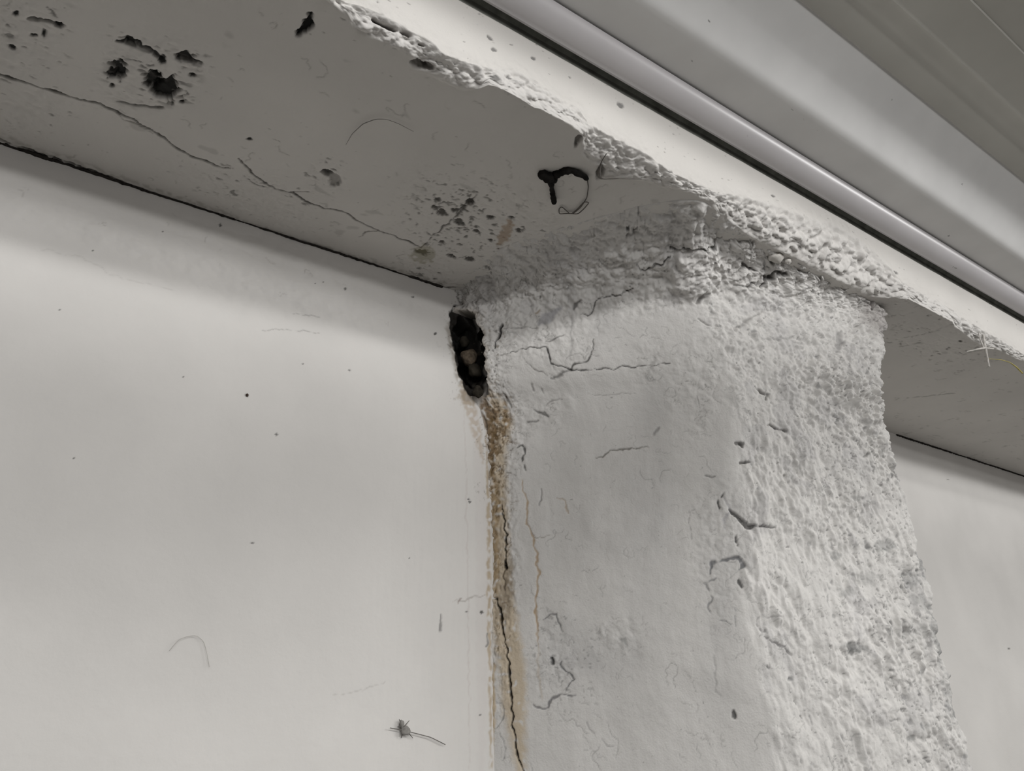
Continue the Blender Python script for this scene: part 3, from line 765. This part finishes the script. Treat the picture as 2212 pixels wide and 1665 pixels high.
E_([(330, 435), (340, 400), (350, 355)], [6, 5, 4], 0.004, (0.05, 0.048, 0.046), 0.9, 2, 0.25)
E_([(375, 430), (420, 475), (455, 500), (470, 522), (500, 508), (560, 520), (605, 512)], [3, 5, 10, 13, 6, 4, 3], 0.005, (0.045, 0.043, 0.042), 0.9, 2, 0.1)
E_([(412, 560), (416, 595)], 7, 0.004, (0.05, 0.05, 0.05), 0.85, 2)
E_([(290, 745), (300, 690), (350, 668), (430, 660), (445, 690), (425, 715)], [4, 5, 5, 7, 12, 6], 0.003, (0.10, 0.105, 0.115), 0.85, 2.5, 0.1)
E_([(428, 765), (432, 805)], 9, 0.004, (0.05, 0.05, 0.05), 0.85, 2)
E_([(320, 760), (260, 775), (300, 855), (280, 895), (310, 940), (390, 975)], [4, 3, 4, 6, 4, 3], 0.0016, (0.18, 0.18, 0.185), 0.8, 2)
E_([(410, 980), (408, 900)], 3, 0.001, (0.26, 0.26, 0.26), 0.7, 2, 0.2)
E_([(545, 1035), (580, 1060), (640, 1090), (670, 1125), (710, 1130)], [5, 4, 5, 4, 3], 0.003, (0.17, 0.165, 0.165), 0.8, 2)
E_([(515, 945), (620, 940), (700, 940)], 3, 0.003, (0.27, 0.26, 0.26), 0.6, 2)
E_([(575, 905), (610, 918)], 7, 0.003, (0.14, 0.14, 0.14), 0.8, 2)
E_([(540, 1010), (515, 980), (520, 945)], 4, 0.003, (0.22, 0.21, 0.21), 0.7, 2)
E_([(435, 225), (470, 212), (490, 240)], [6, 7, 3], 0.003, (0.12, 0.115, 0.11), 0.85, 2)
E_([(410, 130), (450, 122)], 9, 0.003, (0.1, 0.095, 0.09), 0.85, 2)
E_([(270, 282), (310, 282)], 4, 0.002, (0.15, 0.145, 0.14), 0.8, 2)
E_([(560, 40), (590, 50), (640, 70)], [7, 4, 2], 0.003, (0.1, 0.095, 0.09), 0.85, 2)
E_([(350, 380), (390, 440), (360, 480), (355, 520)], [3, 4, 6, 8], 0.001, (0.27, 0.265, 0.285), 0.7, 4, 0.2)
E_([(185, 440), (195, 500), (210, 600)], 2.5, 0.001, (0.28, 0.275, 0.27), 0.7, 1.5)
E_([(230, 1350), (240, 1450), (300, 1540)], 3, 0.001, (0.33, 0.31, 0.30), 0.5, 3, 0.3)
E_([(400, 1385), (405, 1405)], 8, 0.003, (0.06, 0.06, 0.058), 0.9, 2)
E_([(560, 1180), (566, 1186)], 6, 0.002, (0.09, 0.09, 0.09), 0.9, 2)
E_([(320, 1090), (310, 1200), (320, 1300), (380, 1330)], [3, 4, 3, 3], 0.001, (0.30, 0.295, 0.29), 0.6, 3, 0.3)
for (x, y, rx, ry, a) in [(970, 1090, 40, 26, 0.75), (1285, 680, 40, 60, 0.7), (1240, 760, 40, 40, 0.5), (1400, 1030, 36, 70, 0.65), (1395, 1140, 45, 45, 0.6), (1320, 900, 50, 60, 0.4), (1450, 1410, 60, 50, 0.6), (1110, 605, 40, 26, 0.5), (930, 825, 30, 20, 0.5), (890, 650, 26, 24, 0.5), (1245, 1510, 16, 14, 0.6), (1040, 770, 60, 30, 0.35), (670, 1235, 12, 10, 0.7), (980, 385, 30, 14, 0.45), (1480, 1640, 70, 40, 0.4), (1240, 1000, 60, 50, 0.3), (1470, 1280, 40, 70, 0.4)]:
    T.blob(1400 + x / 2.176, 900 + y / 2.176, rx / 2.176, ry / 2.176, 0.001, (0.13, 0.135, 0.135), a * 0.8, 0, 1.0, 0.5, seed=int(x) % 60, nscale=0.006)
# ---------------- rust weeping from the hole
k6 = (850, 850, 2.043)
G = lambda pts, *a, **k: T.line(trace(pts, *k6), *a, **k)
TAN = (0.50, 0.40, 0.27); BRN = (0.20, 0.13, 0.065)
G([(440, 20), (470, 120), (450, 250), (460, 400), (465, 600), (470, 800), (490, 1000), (520, 1200), (535, 1400), (560, 1660)], [40, 48, 40, 30, 32, 40, 50, 52, 40, 34], 0.0, TAN, 0.75, 14, 0.05)
G([(440, 1200), (438, 1300), (436, 1450), (428, 1660)], [12, 10, 12, 8], 0.0, TAN, 0.85, 4)
G([(400, 20), (420, 80), (432, 160), (425, 260), (435, 360)], [26, 36, 30, 30, 24], 0.0015, BRN, 0.85, 7, 0.30)
G([(490, 40), (505, 110), (480, 180)], [10, 14, 6], 0.001, (0.26, 0.17, 0.08), 0.8, 5, 0.35)
G([(445, 360), (452, 470), (445, 600), (450, 760), (450, 880)], [18, 18, 12, 16, 14], 0.001, (0.33, 0.235, 0.125), 0.75, 5, 0.35)
G([(520, 740), (500, 880), (485, 960), (490, 1010)], [14, 26, 30, 14], 0.0, (0.30, 0.25, 0.19), 0.7, 8, 0.1)
G([(470, 495), (488, 550), (495, 620), (492, 735)], [2, 4, 5, 7], 0.004, (0.04, 0.033, 0.026), 0.95, 1.4)
G([(492, 735), (492, 765)], 9, 0.006, (0.02, 0.018, 0.015), 1.0, 1.5)
G([(492, 765), (490, 870)], 3, 0.002, (0.12, 0.09, 0.06), 0.9, 1.5)
G([(425, 905), (455, 905), (468, 960), (482, 1040), (500, 1130), (510, 1260), (518, 1360), (524, 1460), (545, 1600), (575, 1670)], [4, 6, 10, 5, 4, 6, 7, 6, 7, 5], 0.005, (0.035, 0.03, 0.025), 0.95, 1.6)
G([(565, 385), (590, 470), (590, 570), (620, 650), (640, 800), (630, 900), (630, 1000), (640, 1110)], [5, 6, 5, 5, 6, 7, 7, 4], 0.0006, (0.38, 0.27, 0.16), 0.85, 2.5)
G([(640, 1110), (640, 1250), (655, 1350)], [5, 7, 4], 0, (0.46, 0.40, 0.33), 0.6, 4)
G([(590, 570), (620, 630), (640, 632), (690, 630)], 2, 0.0008, (0.2, 0.17, 0.14), 0.7, 1.5)
G([(550, 240), (570, 225), (580, 270), (570, 300), (585, 340)], [6, 8, 4, 6, 4], 0.003, (0.08, 0.075, 0.07), 0.85, 2, 0.15)
G([(480, 330), (500, 345), (545, 360)], 4, 0.002, (0.15, 0.13, 0.1), 0.8, 2, 0.2)
G([(620, 70), (650, 85), (680, 105), (660, 80)], [3, 6, 6, 3], 0.002, (0.12, 0.115, 0.11), 0.8, 2)
G([(590, 130), (640, 115)], 5, 0.002, (0.17, 0.165, 0.16), 0.75, 2)
G([(655, 425), (645, 470), (640, 492)], [5, 5, 6], 0.002, (0.22, 0.21, 0.21), 0.75, 2)
G([(720, 460), (760, 475), (768, 525)], [3, 4, 8], 0.001, (0.38, 0.29, 0.2), 0.7, 2)
G([(890, 278), (920, 280), (960, 252), (1020, 247), (1125, 235)], [5, 4, 3, 4, 3], 0.0016, (0.15, 0.14, 0.12), 0.8, 1.5)
G([(1150, 180), (1170, 150)], 9, 0.001, (0.25, 0.24, 0.235), 0.7, 3)
G([(660, 1000), (690, 970), (715, 968), (725, 1010), (745, 1050)], [2, 4, 6, 5, 3], 0.0016, (0.14, 0.14, 0.14), 0.8, 2)
G([(695, 1170), (700, 1190)], 9, 0.003, (0.04, 0.04, 0.04), 0.9, 2)
G([(740, 1180), (735, 1200), (770, 1230), (795, 1260), (765, 1305)], [9, 6, 4, 5, 5], 0.002, (0.10, 0.10, 0.105), 0.85, 2)
G([(620, 1375), (660, 1385), (685, 1375), (700, 1345), (750, 1330), (800, 1330)], [3, 5, 7, 6, 4, 3], 0.002, (0.15, 0.145, 0.15), 0.8, 2)
G([(990, 1085), (1020, 1090), (1030, 1115)], 10, 0.001, (0.32, 0.32, 0.31), 0.7, 4)
G([(450, 1365), (485, 1360), (490, 1400), (470, 1470), (445, 1480)], 3, 0.001, (0.2, 0.19, 0.18), 0.75, 1.6)
G([(470, 1500), (500, 1560), (480, 1620)], 3, 0.001, (0.2, 0.2, 0.2), 0.7, 2, 0.2)
G([(850, 1450), (870, 1490), (885, 1500)], [8, 4, 3], 0.001, (0.27, 0.26, 0.26), 0.6, 3)
G([(920, 1530), (945, 1555), (965, 1550)], 3, 0.001, (0.27, 0.26, 0.26), 0.6, 2)
T.specks(0.004, 0.18, (0.16, 0.105, 0.05), 0.7, 90, T.mask_blob(1070, 960, 45, 130, 0.5), (1, 1.3), 0.0014)
T.specks(0.0035, 0.30, (0.18, 0.125, 0.06), 0.6, 91, T.mask_blob(1075, 1200, 30, 330, 0.4), (1, 2.0), 0.001)
T.specks(0.005, 0.30, (0.22, 0.18, 0.13), 0.6, 92, T.mask_blob(1055, 760, 40, 130, 0.6), (1, 1.2), 0.001)
T.specks(0.0045, 0.36, (0.2, 0.195, 0.19), 0.5, 93, T.mask_blob(1215, 1420, 90, 110, 0.6), (1.3, 1), 0.0006)
rust = np.maximum(T.mask_blob(1075, 960, 42, 130, 0.5), T.mask_blob(1085, 1250, 34, 260, 0.5))
T.d += rust * (0.0030 * billow3(P, 0.010, 3, 191, (1, 1, 1.8)) + 0.0012 * fbm3(P, 0.004, 2, 192))
T.squiggles(0.006, 0.8, 0.05, (0.13, 0.085, 0.045), 0.75, 193, T.mask_blob(1075, 970, 42, 140, 0.5))
T.squiggles(0.007, 0.8, 0.20, (0.20, 0.14, 0.085), 0.7, 196, rust)
jt = np.maximum(T.mask_blob(1000, 640, 40, 60, 0.7), T.mask_blob(1045, 790, 40, 120, 0.7))
T.squiggles(0.007, 0.8, 0.08, (0.12, 0.105, 0.09), 0.7, 199, jt)
T.d += jt * 0.0032 * billow3(P, 0.012, 3, 202)
T.specks(0.004, 0.36, (0.10, 0.09, 0.08), 0.7, 203, jt, (1, 1), 0.0012)
T.line([(1046, 900), (1050, 1000), (1057, 1100), (1061, 1250), (1062, 1330)], [5, 8, 6, 5, 3], 0.002, (0.06, 0.05, 0.04), 0.85, 2, 0.45)
# ---------------- the hole itself, pushed sideways into the pilaster
q = T.uv(HOLE_PX); kk = T.mpp(HOLE_PX)
wd = np.array([48, 62, 60, 54, 40]) * 0.5 * kk
qs = q[np.argsort(q[:, 1])]
uc = np.interp(T.V, qs[:, 1], qs[:, 0])
T.wu = np.where(T.U < uc, uc - (uc - T.wu) * 0.2, T.wu).astype(np.float32)
idx = T.near(q, 0.06)
dd = T.dist(idx, q, wd) + 0.003 * fbm(T.U[idx], T.V[idx], 0.008, 3, 95)
ha = 1 - sstep(-0.004, 0.0015, dd)
rim = 1 - sstep(0.0, 0.008, dd)
T.c[idx] = lerp(T.c[idx], np.array((0.26, 0.21, 0.15), np.float32), (rim * 0.5)[:, None])
hc = np.where(fbm(T.U[idx], T.V[idx], 0.012, 2, 96)[:, None] > 0.25, np.array((0.03, 0.026, 0.02)), np.array((0.008, 0.007, 0.006))).astype(np.float32)
T.c[idx] = lerp(T.c[idx], hc, ha[:, None])
T.P[idx[0], idx[1], 0] += ha * (0.034 + 0.010 * fbm(T.U[idx], T.V[idx], 0.014, 3, 97))
T.P[idx[0], idx[1], 1] += ha * 0.012
T.d[idx] *= (1 - ha)
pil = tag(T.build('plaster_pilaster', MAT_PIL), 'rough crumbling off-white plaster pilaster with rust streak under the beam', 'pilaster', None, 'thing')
TPX, TPY = T.px.copy(), T.py.copy(); TP = T.P + T.N * T.d[..., None]; TV = T.vis
del T


def on_pilaster(x, y, off=0.0):
    e = np.where(TV, (TPX - x) ** 2 + (TPY - y) ** 2, 1e12)
    k = np.unravel_index(np.argmin(e), e.shape)
    p = TP[k]
    d = np.array([0, 0, CAMZ]) - p; d /= np.linalg.norm(d)
    return p + d * off


def lump(name, centre, r, mat, parent=None, seed=0, squash=(1, 1, 1)):
    """an irregular stone"""
    import bmesh
    bm = bmesh.new(); bmesh.ops.create_icosphere(bm, subdivisions=3, radius=1.0)
    co = np.array([v.co[:] for v in bm.verts])
    n = 1 + 0.30 * perlin(co[:, 0] * 1.1 + seed * 3.7, co[:, 1] * 1.1, co[:, 2] * 1.1, seed) + 0.12 * perlin(co[:, 0] * 3.1, co[:, 1] * 3.1 + seed, co[:, 2] * 3.1, seed + 1)
    for v, c, s in zip(bm.verts, co, n):
        v.co = Vector([float(c[i] * s * r * squash[i] + centre[i]) for i in range(3)])
    me = bpy.data.meshes.new(name); bm.to_mesh(me); bm.free()
    me.polygons.foreach_set('use_smooth', [True] * len(me.polygons)); me.materials.append(mat)
    o = bpy.data.objects.new(name, me); COL.objects.link(o)
    if parent: o.parent = parent
    return o


# loose lumps of plaster caught in the crack under the beam (parts of the pilaster)
for i, (x, y, r) in enumerate([(1674, 553, 0.0085), (1717, 552, 0.0068), (1700, 560, 0.004), (1745, 558, 0.0055), (1842, 583, 0.0055), (1880, 585, 0.006), (1868, 598, 0.004), (1905, 611, 0.0045), (1858, 572, 0.004)]):
    lump('plaster_lump', on_pilaster(x, y, -0.001), r, MAT_STONE, pil, 100 + i, (1.15, 0.9, 0.8))
# rubble wedged in the hole
MAT_BROWN = plain_material('brown_rubble', (0.12, 0.095, 0.07), 0.95, 0, 0.6, 160, 0.1, 1.0)
for i, (x, y, r, yy, mt) in enumerate([(1014, 772, 0.011, 0.004, MAT_BROWN), (1026, 800, 0.009, 0.0, MAT_RUBBLE), (1002, 738, 0.007, 0.010, MAT_RUBBLE), (1032, 846, 0.007, -0.012, MAT_RUBBLE)]):
    lump('rubble_stone', on_y(x, y, YW + yy), r, mt, pil, 130 + i, (1.0, 0.8, 1.1))

# ================================================================== metal flashing and roof sheets
def slope(px):
    r = ray(px, 0)
    return r[2] / r[1]


XL, XR = -1.2, 4.2


def extrude(name, prof, mat, parent=None, thick=0.0012, x0=XL, x1=XR, smooth=True, nx=2):
    """a folded sheet: a (y, z) line given thickness and drawn out along the wall"""
    prof = np.array(prof, float)
    t = np.gradient(prof, axis=0); t /= np.linalg.norm(t, axis=1)[:, None] + 1e-12
    nrm = np.stack([-t[:, 1], t[:, 0]], 1)
    back = prof + nrm * thick
    ring = np.concatenate([prof, back[::-1]])
    n = len(ring); v = []; f = []
    for x in np.linspace(x0, x1, nx):
        v += [(x, p[0], p[1]) for p in ring]
    for k in range(nx - 1):
        for i in range(n):
            j = (i + 1) % n
            f.append((k * n + i, k * n + j, (k + 1) * n + j, (k + 1) * n + i))
    f.append(tuple(range(n))[::-1]); f.append(tuple(range((nx - 1) * n, nx * n)))
    o = mesh_obj(name, v, f, mat, parent, smooth)
    if smooth:
        md = o.modifiers.new('edges', 'EDGE_SPLIT'); md.split_angle = math.radians(28)
    return o


def yz(px, y=None, z=None):
    s = slope(px)
    return (y, CAMZ + s * y) if y is not None else ((z - CAMZ) / s, z)


# strip coloured dark as the shade in the gap between beam and flashing
g0 = (YB - 0.0005, ZT - 0.004)
lip = yz(1062, y=YB - 0.010)
fl_root = bpy.data.objects.new('metal_flashing', None); COL.objects.link(fl_root)
tag(fl_root, 'white folded metal flashing with rounded lip running along the beam top', 'flashing', None, 'thing')
extrude('gap_shade_strip', [(YB + 0.015, ZT - 0.001), (YB + 0.004, ZT + 0.004), (YB + 0.0035, lip[1] + 0.004), (YB - 0.004, lip[1] + 0.010)], MAT_GAP, fl_root, -0.002)
r_top = yz(1190, y=YB - 0.030)
roll = []
for k in range(15):
    a = k / 14.0 * math.pi / 2
    roll.append((lerp(lip[0], r_top[0], math.sin(a)), lerp(lip[1], r_top[1], 1 - math.cos(a))))
roll = [(lip[0] + 0.0045, lip[1] + 0.004), (lip[0] + 0.0035, lip[1] + 0.0005), (lip[0] + 0.0012, lip[1] - 0.0006)] + roll
extrude('lip_roll', roll, MAT_FLASH, fl_root, 0.0012)

ceiling = bpy.data.objects.new('ceiling', None); COL.objects.link(ceiling)
tag(ceiling, 'ribbed off-white metal roof sheets above the beam', None, None, 'structure')
zf1 = r_top[1] + 0.003
f0 = (r_top[0] + 0.012, zf1)
f1 = yz(1383, z=zf1 + 0.001)
f2 = yz(1425, z=f1[1] + 0.0065)
f3 = yz(1580, z=f2[1] + 0.032)
f4 = yz(1731, z=f3[1] + 0.021)
prof = [f0, (f1[0] + 0.03, zf1), (f1[0] + 0.004, zf1), f1]
for a in (0.25, 0.5, 0.75, 1.0):
    prof.append((lerp(f1[0], f2[0], a), lerp(f1[1], f2[1], a ** 1.6)))
for a in (0.2, 0.4, 0.6, 0.8, 1.0):
    prof.append((lerp(f2[0], f3[0], a), lerp(f2[1], f3[1], a)))
for a in (0.33, 0.66, 1.0):
    prof.append((lerp(f3[0], f4[0], a), lerp(f3[1], f4[1], a ** 0.9)))
extrude('roof_sheet', prof, MAT_SHEET, ceiling, 0.0012)
zf2 = f4[1] - 0.002
g1 = (f4[0] + 0.010, zf2 + 0.0045); g1b = yz(1731, z=zf2)
g2 = yz(1930, z=zf2 + 0.001); g3 = yz(2100, z=zf2 + 0.002)
prof2 = [(g1b[0] + 0.004, zf2 + 0.006), (g1b[0], zf2), (lerp(g1b[0], g2[0], 0.45), zf2), (lerp(g1b[0], g2[0], 0.5), zf2 + 0.0012), (g2[0] + 0.003, zf2 + 0.0012), (g2[0], zf2 + 0.0002), (g2[0] - 0.003, zf2 + 0.0016), (g3[0] + 0.001, zf2 + 0.0016), (g3[0], zf2 + 0.0036), (g3[0] - 0.02, zf2 + 0.0036), (0.02, zf2 + 0.0036)]
extrude('roof_sheet', prof2, MAT_SHEET2, ceiling, 0.0012)
# the next rib rises out of view towards the room
extrude('roof_sheet', [(0.022, zf2 + 0.006), (0.0, zf2 + 0.006), (-0.04, zf2 + 0.10), (-0.10, zf2 + 0.58), (-0.12, zf2 + 0.59), (-4.0, zf2 + 0.61)], MAT_SHEET2, ceiling, 0.0012)

# unseen pipe, added to cast the soft dark band across the wall
pv = [(0.038 * math.cos(a * math.pi / 8), 0.038 * math.sin(a * math.pi / 8)) for a in range(17)]
extrude('shade_pipe', [(-0.5 + p[0], 2.470 + p[1]) for p in pv], MAT_SHEET2, ceiling, 0.002, XL, 1.3)

floor = mesh_obj('floor', [(XL, -4, -0.001), (XR, -4, -0.001), (XR, YW + 0.1, -0.001), (XL, YW + 0.1, -0.001), (XL, -4, -0.05), (XR, -4, -0.05), (XR, YW + 0.1, -0.05), (XL, YW + 0.1, -0.05)], [(0, 1, 2, 3), (7, 6, 5, 4), (0, 4, 5, 1), (1, 5, 6, 2), (2, 6, 7, 3), (3, 7, 4, 0)], MAT_FLOOR)
tag(floor, 'plain grey concrete floor below the picture', None, None, 'structure')


# ================================================================== small things
def tube(name, pts, radii, mat, parent=None, sides=6, lumpy=0.0, seed=1):
    pts = np.array(pts, float)
    # resample
    l = np.concatenate([[0], np.cumsum(np.linalg.norm(np.diff(pts, axis=0), axis=1))])
    n = max(3, int(l[-1] / 0.0018))
    t = np.linspace(0, l[-1], n)
    radii = np.array([radii] * len(pts) if np.isscalar(radii) else radii, float)
    p = np.stack([np.interp(t, l, pts[:, i]) for i in range(3)], 1); r = np.interp(t, l, radii)
    if n > 8:
        for _ in range(2):
            p[1:-1] = (p[:-2] + 2 * p[1:-1] + p[2:]) / 4
    if lumpy:
        r = r * (1 + lumpy * perlin(t / 0.004, t * 0, 0.3, seed))
        p = p + np.stack([perlin(t / 0.006, t * 0, k * 1.7 + 0.2, seed + 3) for k in range(3)], 1) * radii.mean() * lumpy
    d = np.gradient(p, axis=0); d /= np.linalg.norm(d, axis=1)[:, None] + 1e-12
    up = np.array([0.31, 0.2, 0.93])
    a = np.cross(d, up); a /= np.linalg.norm(a, axis=1)[:, None] + 1e-9
    b = np.cross(d, a)
    v = []; f = []
    for i in range(n):
        for k in range(sides):
            an = 2 * math.pi * k / sides
            v.append(p[i] + (a[i] * math.cos(an) + b[i] * math.sin(an)) * r[i])
    for i in range(n - 1):
        for k in range(sides):
            k2 = (k + 1) % sides
            f.append((i * sides + k, i * sides + k2, (i + 1) * sides + k2, (i + 1) * sides + k))
    f.append(tuple(range(sides))[::-1]); f.append(tuple(range((n - 1) * sides, n * sides)))
    return mesh_obj(name, v, f, mat, parent, True)


def soffit_pts(pts, drop=0.002):
    return [on_z(x, y, ZS - (drop if np.isscalar(drop) else drop[i])) for i, (x, y) in enumerate(pts)]


k2 = (700, 0, 2.973)
# open joint between wall and beam
MAT_CRACK = plain_material('crack_dirt', (0.030, 0.027, 0.024), 0.95, 0, 0.4, 150, 0.05)
jp = []
for x, y in JC[:-1]:
    p = on_y(x, y + 5, YW - 0.001); jp.append((p[0], YW - 0.0008, ZS - 0.0004 + 0.0016 * perlin(np.array([p[0] / 0.05]), np.array([0.0]), 0.2, 5)[0]))
tube('joint_crack', jp, [v * 0.00022 for v in [9, 6, 11, 6, 8, 5, 5, 7, 6, 5, 6, 5, 8, 12, 12]], MAT_CRACK, beam, 6, 0.5, 9)
jr = []
for x, y in JR:
    p = on_y(x, y, YW - 0.001); jr.append((p[0], YW - 0.0008, ZS - 0.0004))
tube('joint_crack', jr, 0.0022, MAT_CRACK, beam, 6, 0.6, 12)
# grimy wire loop on the underside of the beam
wl = bpy.data.objects.new('wire_loop', None); COL.objects.link(wl)
tag(wl, 'black grime-caked wire loop stuck to the beam underside', 'wire')
tube('loop_arc', soffit_pts(trace([(1480, 1160), (1490, 1125), (1540, 1100), (1600, 1095), (1650, 1115), (1690, 1150)], *k2), 0.0025), [0.003, 0.004, 0.0045, 0.0035, 0.0035, 0.0022], MAT_BLACK, wl, 8, 0.45, 3)
tube('grime_clot', soffit_pts(trace([(1385, 1130), (1410, 1120), (1440, 1130), (1470, 1145)], *k2), 0.003), [0.004, 0.0065, 0.006, 0.004], MAT_BLACK, wl, 8, 0.5, 5)
tube('wire_tail', soffit_pts(trace([(1440, 1140), (1462, 1190), (1468, 1240), (1478, 1300)], *k2), 0.003), [0.004, 0.003, 0.0026, 0.0032], MAT_BLACK, wl, 8, 0.3, 7)
tube('thin_wire', soffit_pts(trace([(1690, 1150), (1698, 1200), (1688, 1270), (1650, 1330), (1600, 1372), (1550, 1370), (1510, 1375), (1508, 1340), (1525, 1325), (1570, 1365)], *k2), 0.002), 0.0006, MAT_WEB, wl, 6)
tube('thin_wire', soffit_pts(trace([(1570, 1370), (1630, 1375), (1670, 1340), (1705, 1298), (1670, 1295), (1630, 1340), (1595, 1368)], *k2), 0.003), 0.0006, MAT_WEB, wl, 6)

# hooked thread beside the loop
tag(tube('cobweb_thread', soffit_pts(trace([(1815, 985), (1780, 1040), (1765, 1100), (1768, 1140), (1790, 1150), (1900, 1146), (2040, 1150)], *k2), 0.002), [0.0004, 0.0005, 0.0016, 0.0014, 0.0006, 0.0005, 0.0003], MAT_WEB, None, 6, 0.2), 'dark hooked thread on the beam underside beside the torn edge', 'thread', 'stray cobweb threads')
# arched thread
tag(tube('cobweb_thread', soffit_pts(trace([(140, 930), (180, 860), (250, 795), (330, 765), (400, 765), (480, 795), (575, 845)], *k2), 0.0035), [0.0002, 0.0003, 0.0004, 0.0004, 0.0003, 0.0003, 0.0002], MAT_THREAD, None, 6), 'thin arched grey thread in the middle of the beam underside', 'thread', 'stray cobweb threads')
# pale loop of thread on the lower wall
tag(tube('cobweb_thread', [on_y(x, y, YW - 0.003) for x, y in [(366, 1405), (385, 1382), (405, 1374), (425, 1372), (440, 1385), (447, 1410), (452, 1440)]], 0.0002, MAT_WEB_PALE, None, 6), 'pale looped thread low on the smooth wall, far from the pilaster', 'thread', 'stray cobweb threads')
# long thread down the roof sheets
tag(tube('cobweb_thread', [on_y(1728, 100, 0.335), on_y(1732, 200, 0.342), on_y(1737, 260, 0.345)], 0.0003, MAT_WEB_PALE, None, 6), 'faint straight thread hanging across the pale roof rib', 'thread', 'stray cobweb threads')

# dust clump on a thread
dc = bpy.data.objects.new('dust_clump', None); COL.objects.link(dc)
tag(dc, 'grey dust clump on a cobweb thread low on the wall beside the pilaster', 'dust clump')
tube('thread', [on_y(x, y, YW - 0.004) for x, y in [(843, 1572), (870, 1577), (895, 1583), (930, 1592), (962, 1608)]], 0.0004, MAT_WEB, dc, 6)
lump('dust_ball', on_y(876, 1578, YW - 0.004), 0.0042, MAT_THREAD, dc, 160, (1.3, 0.8, 1.0))
lump('dust_ball', on_y(868, 1564, YW - 0.004), 0.0028, MAT_THREAD, dc, 162, (0.8, 0.8, 1.5))
for i, (a, b) in enumerate([((868, 1565), (862, 1553)), ((872, 1570), (884, 1556)), ((880, 1580), (892, 1594)), ((872, 1580), (866, 1594)), ((866, 1568), (858, 1570))]):
    tube('fibre', [on_y(*a, YW - 0.005), on_y(*b, YW - 0.003)], [0.0007, 0.0003], MAT_WEB, dc, 5)

# cobweb on the torn edge of the far bay
cw = bpy.data.objects.new('cobweb', None); COL.objects.link(cw)
tag(cw, 'pale dusty cobweb hanging from the beam edge beyond the pilaster', 'cobweb')
k5 = (1350, 400, 2.5615)
ye = YB + 0.004
for i, (pts, r) in enumerate([([(1925, 735), (1950, 780), (1985, 830), (1990, 880), (2005, 950), (2015, 1005)], [0.0012, 0.001, 0.0014, 0.0022, 0.0012, 0.0016]), ([(1950, 780), (1965, 850), (1985, 900)], [0.0008, 0.001, 0.0014]), ([(1890, 920), (1960, 905), (1990, 900), (2040, 905)], [0.0005, 0.0012, 0.002, 0.0008]), ([(1915, 740), (1940, 735)], [0.001, 0.0008])]):
    tube('strand', [on_y(1350 + x / 2.5615, 400 + y / 2.5615, ye) for x, y in pts], r, MAT_WEB_PALE, cw, 6, 0.3, 8 + i)
tag(tube('straw', [on_y(1350 + x / 2.5615, 400 + y / 2.5615, YB + 0.006) for x, y in [(2010, 960), (2080, 965), (2130, 980), (2165, 1005), (2200, 1040)]], [0.0004, 0.0006, 0.0008, 0.0012, 0.0012], MAT_YELLOW, None, 6), 'yellow straw dangling beneath the cobweb on the beam edge', 'straw')
# tiny insect on the wall
ins = lump('insect', on_y(534, 853, YW - 0.0012), 0.0014, MAT_INSECT, None, 180, (1.0, 0.7, 1.2))
tag(ins, 'tiny dark brown insect on the bare wall', 'insect')
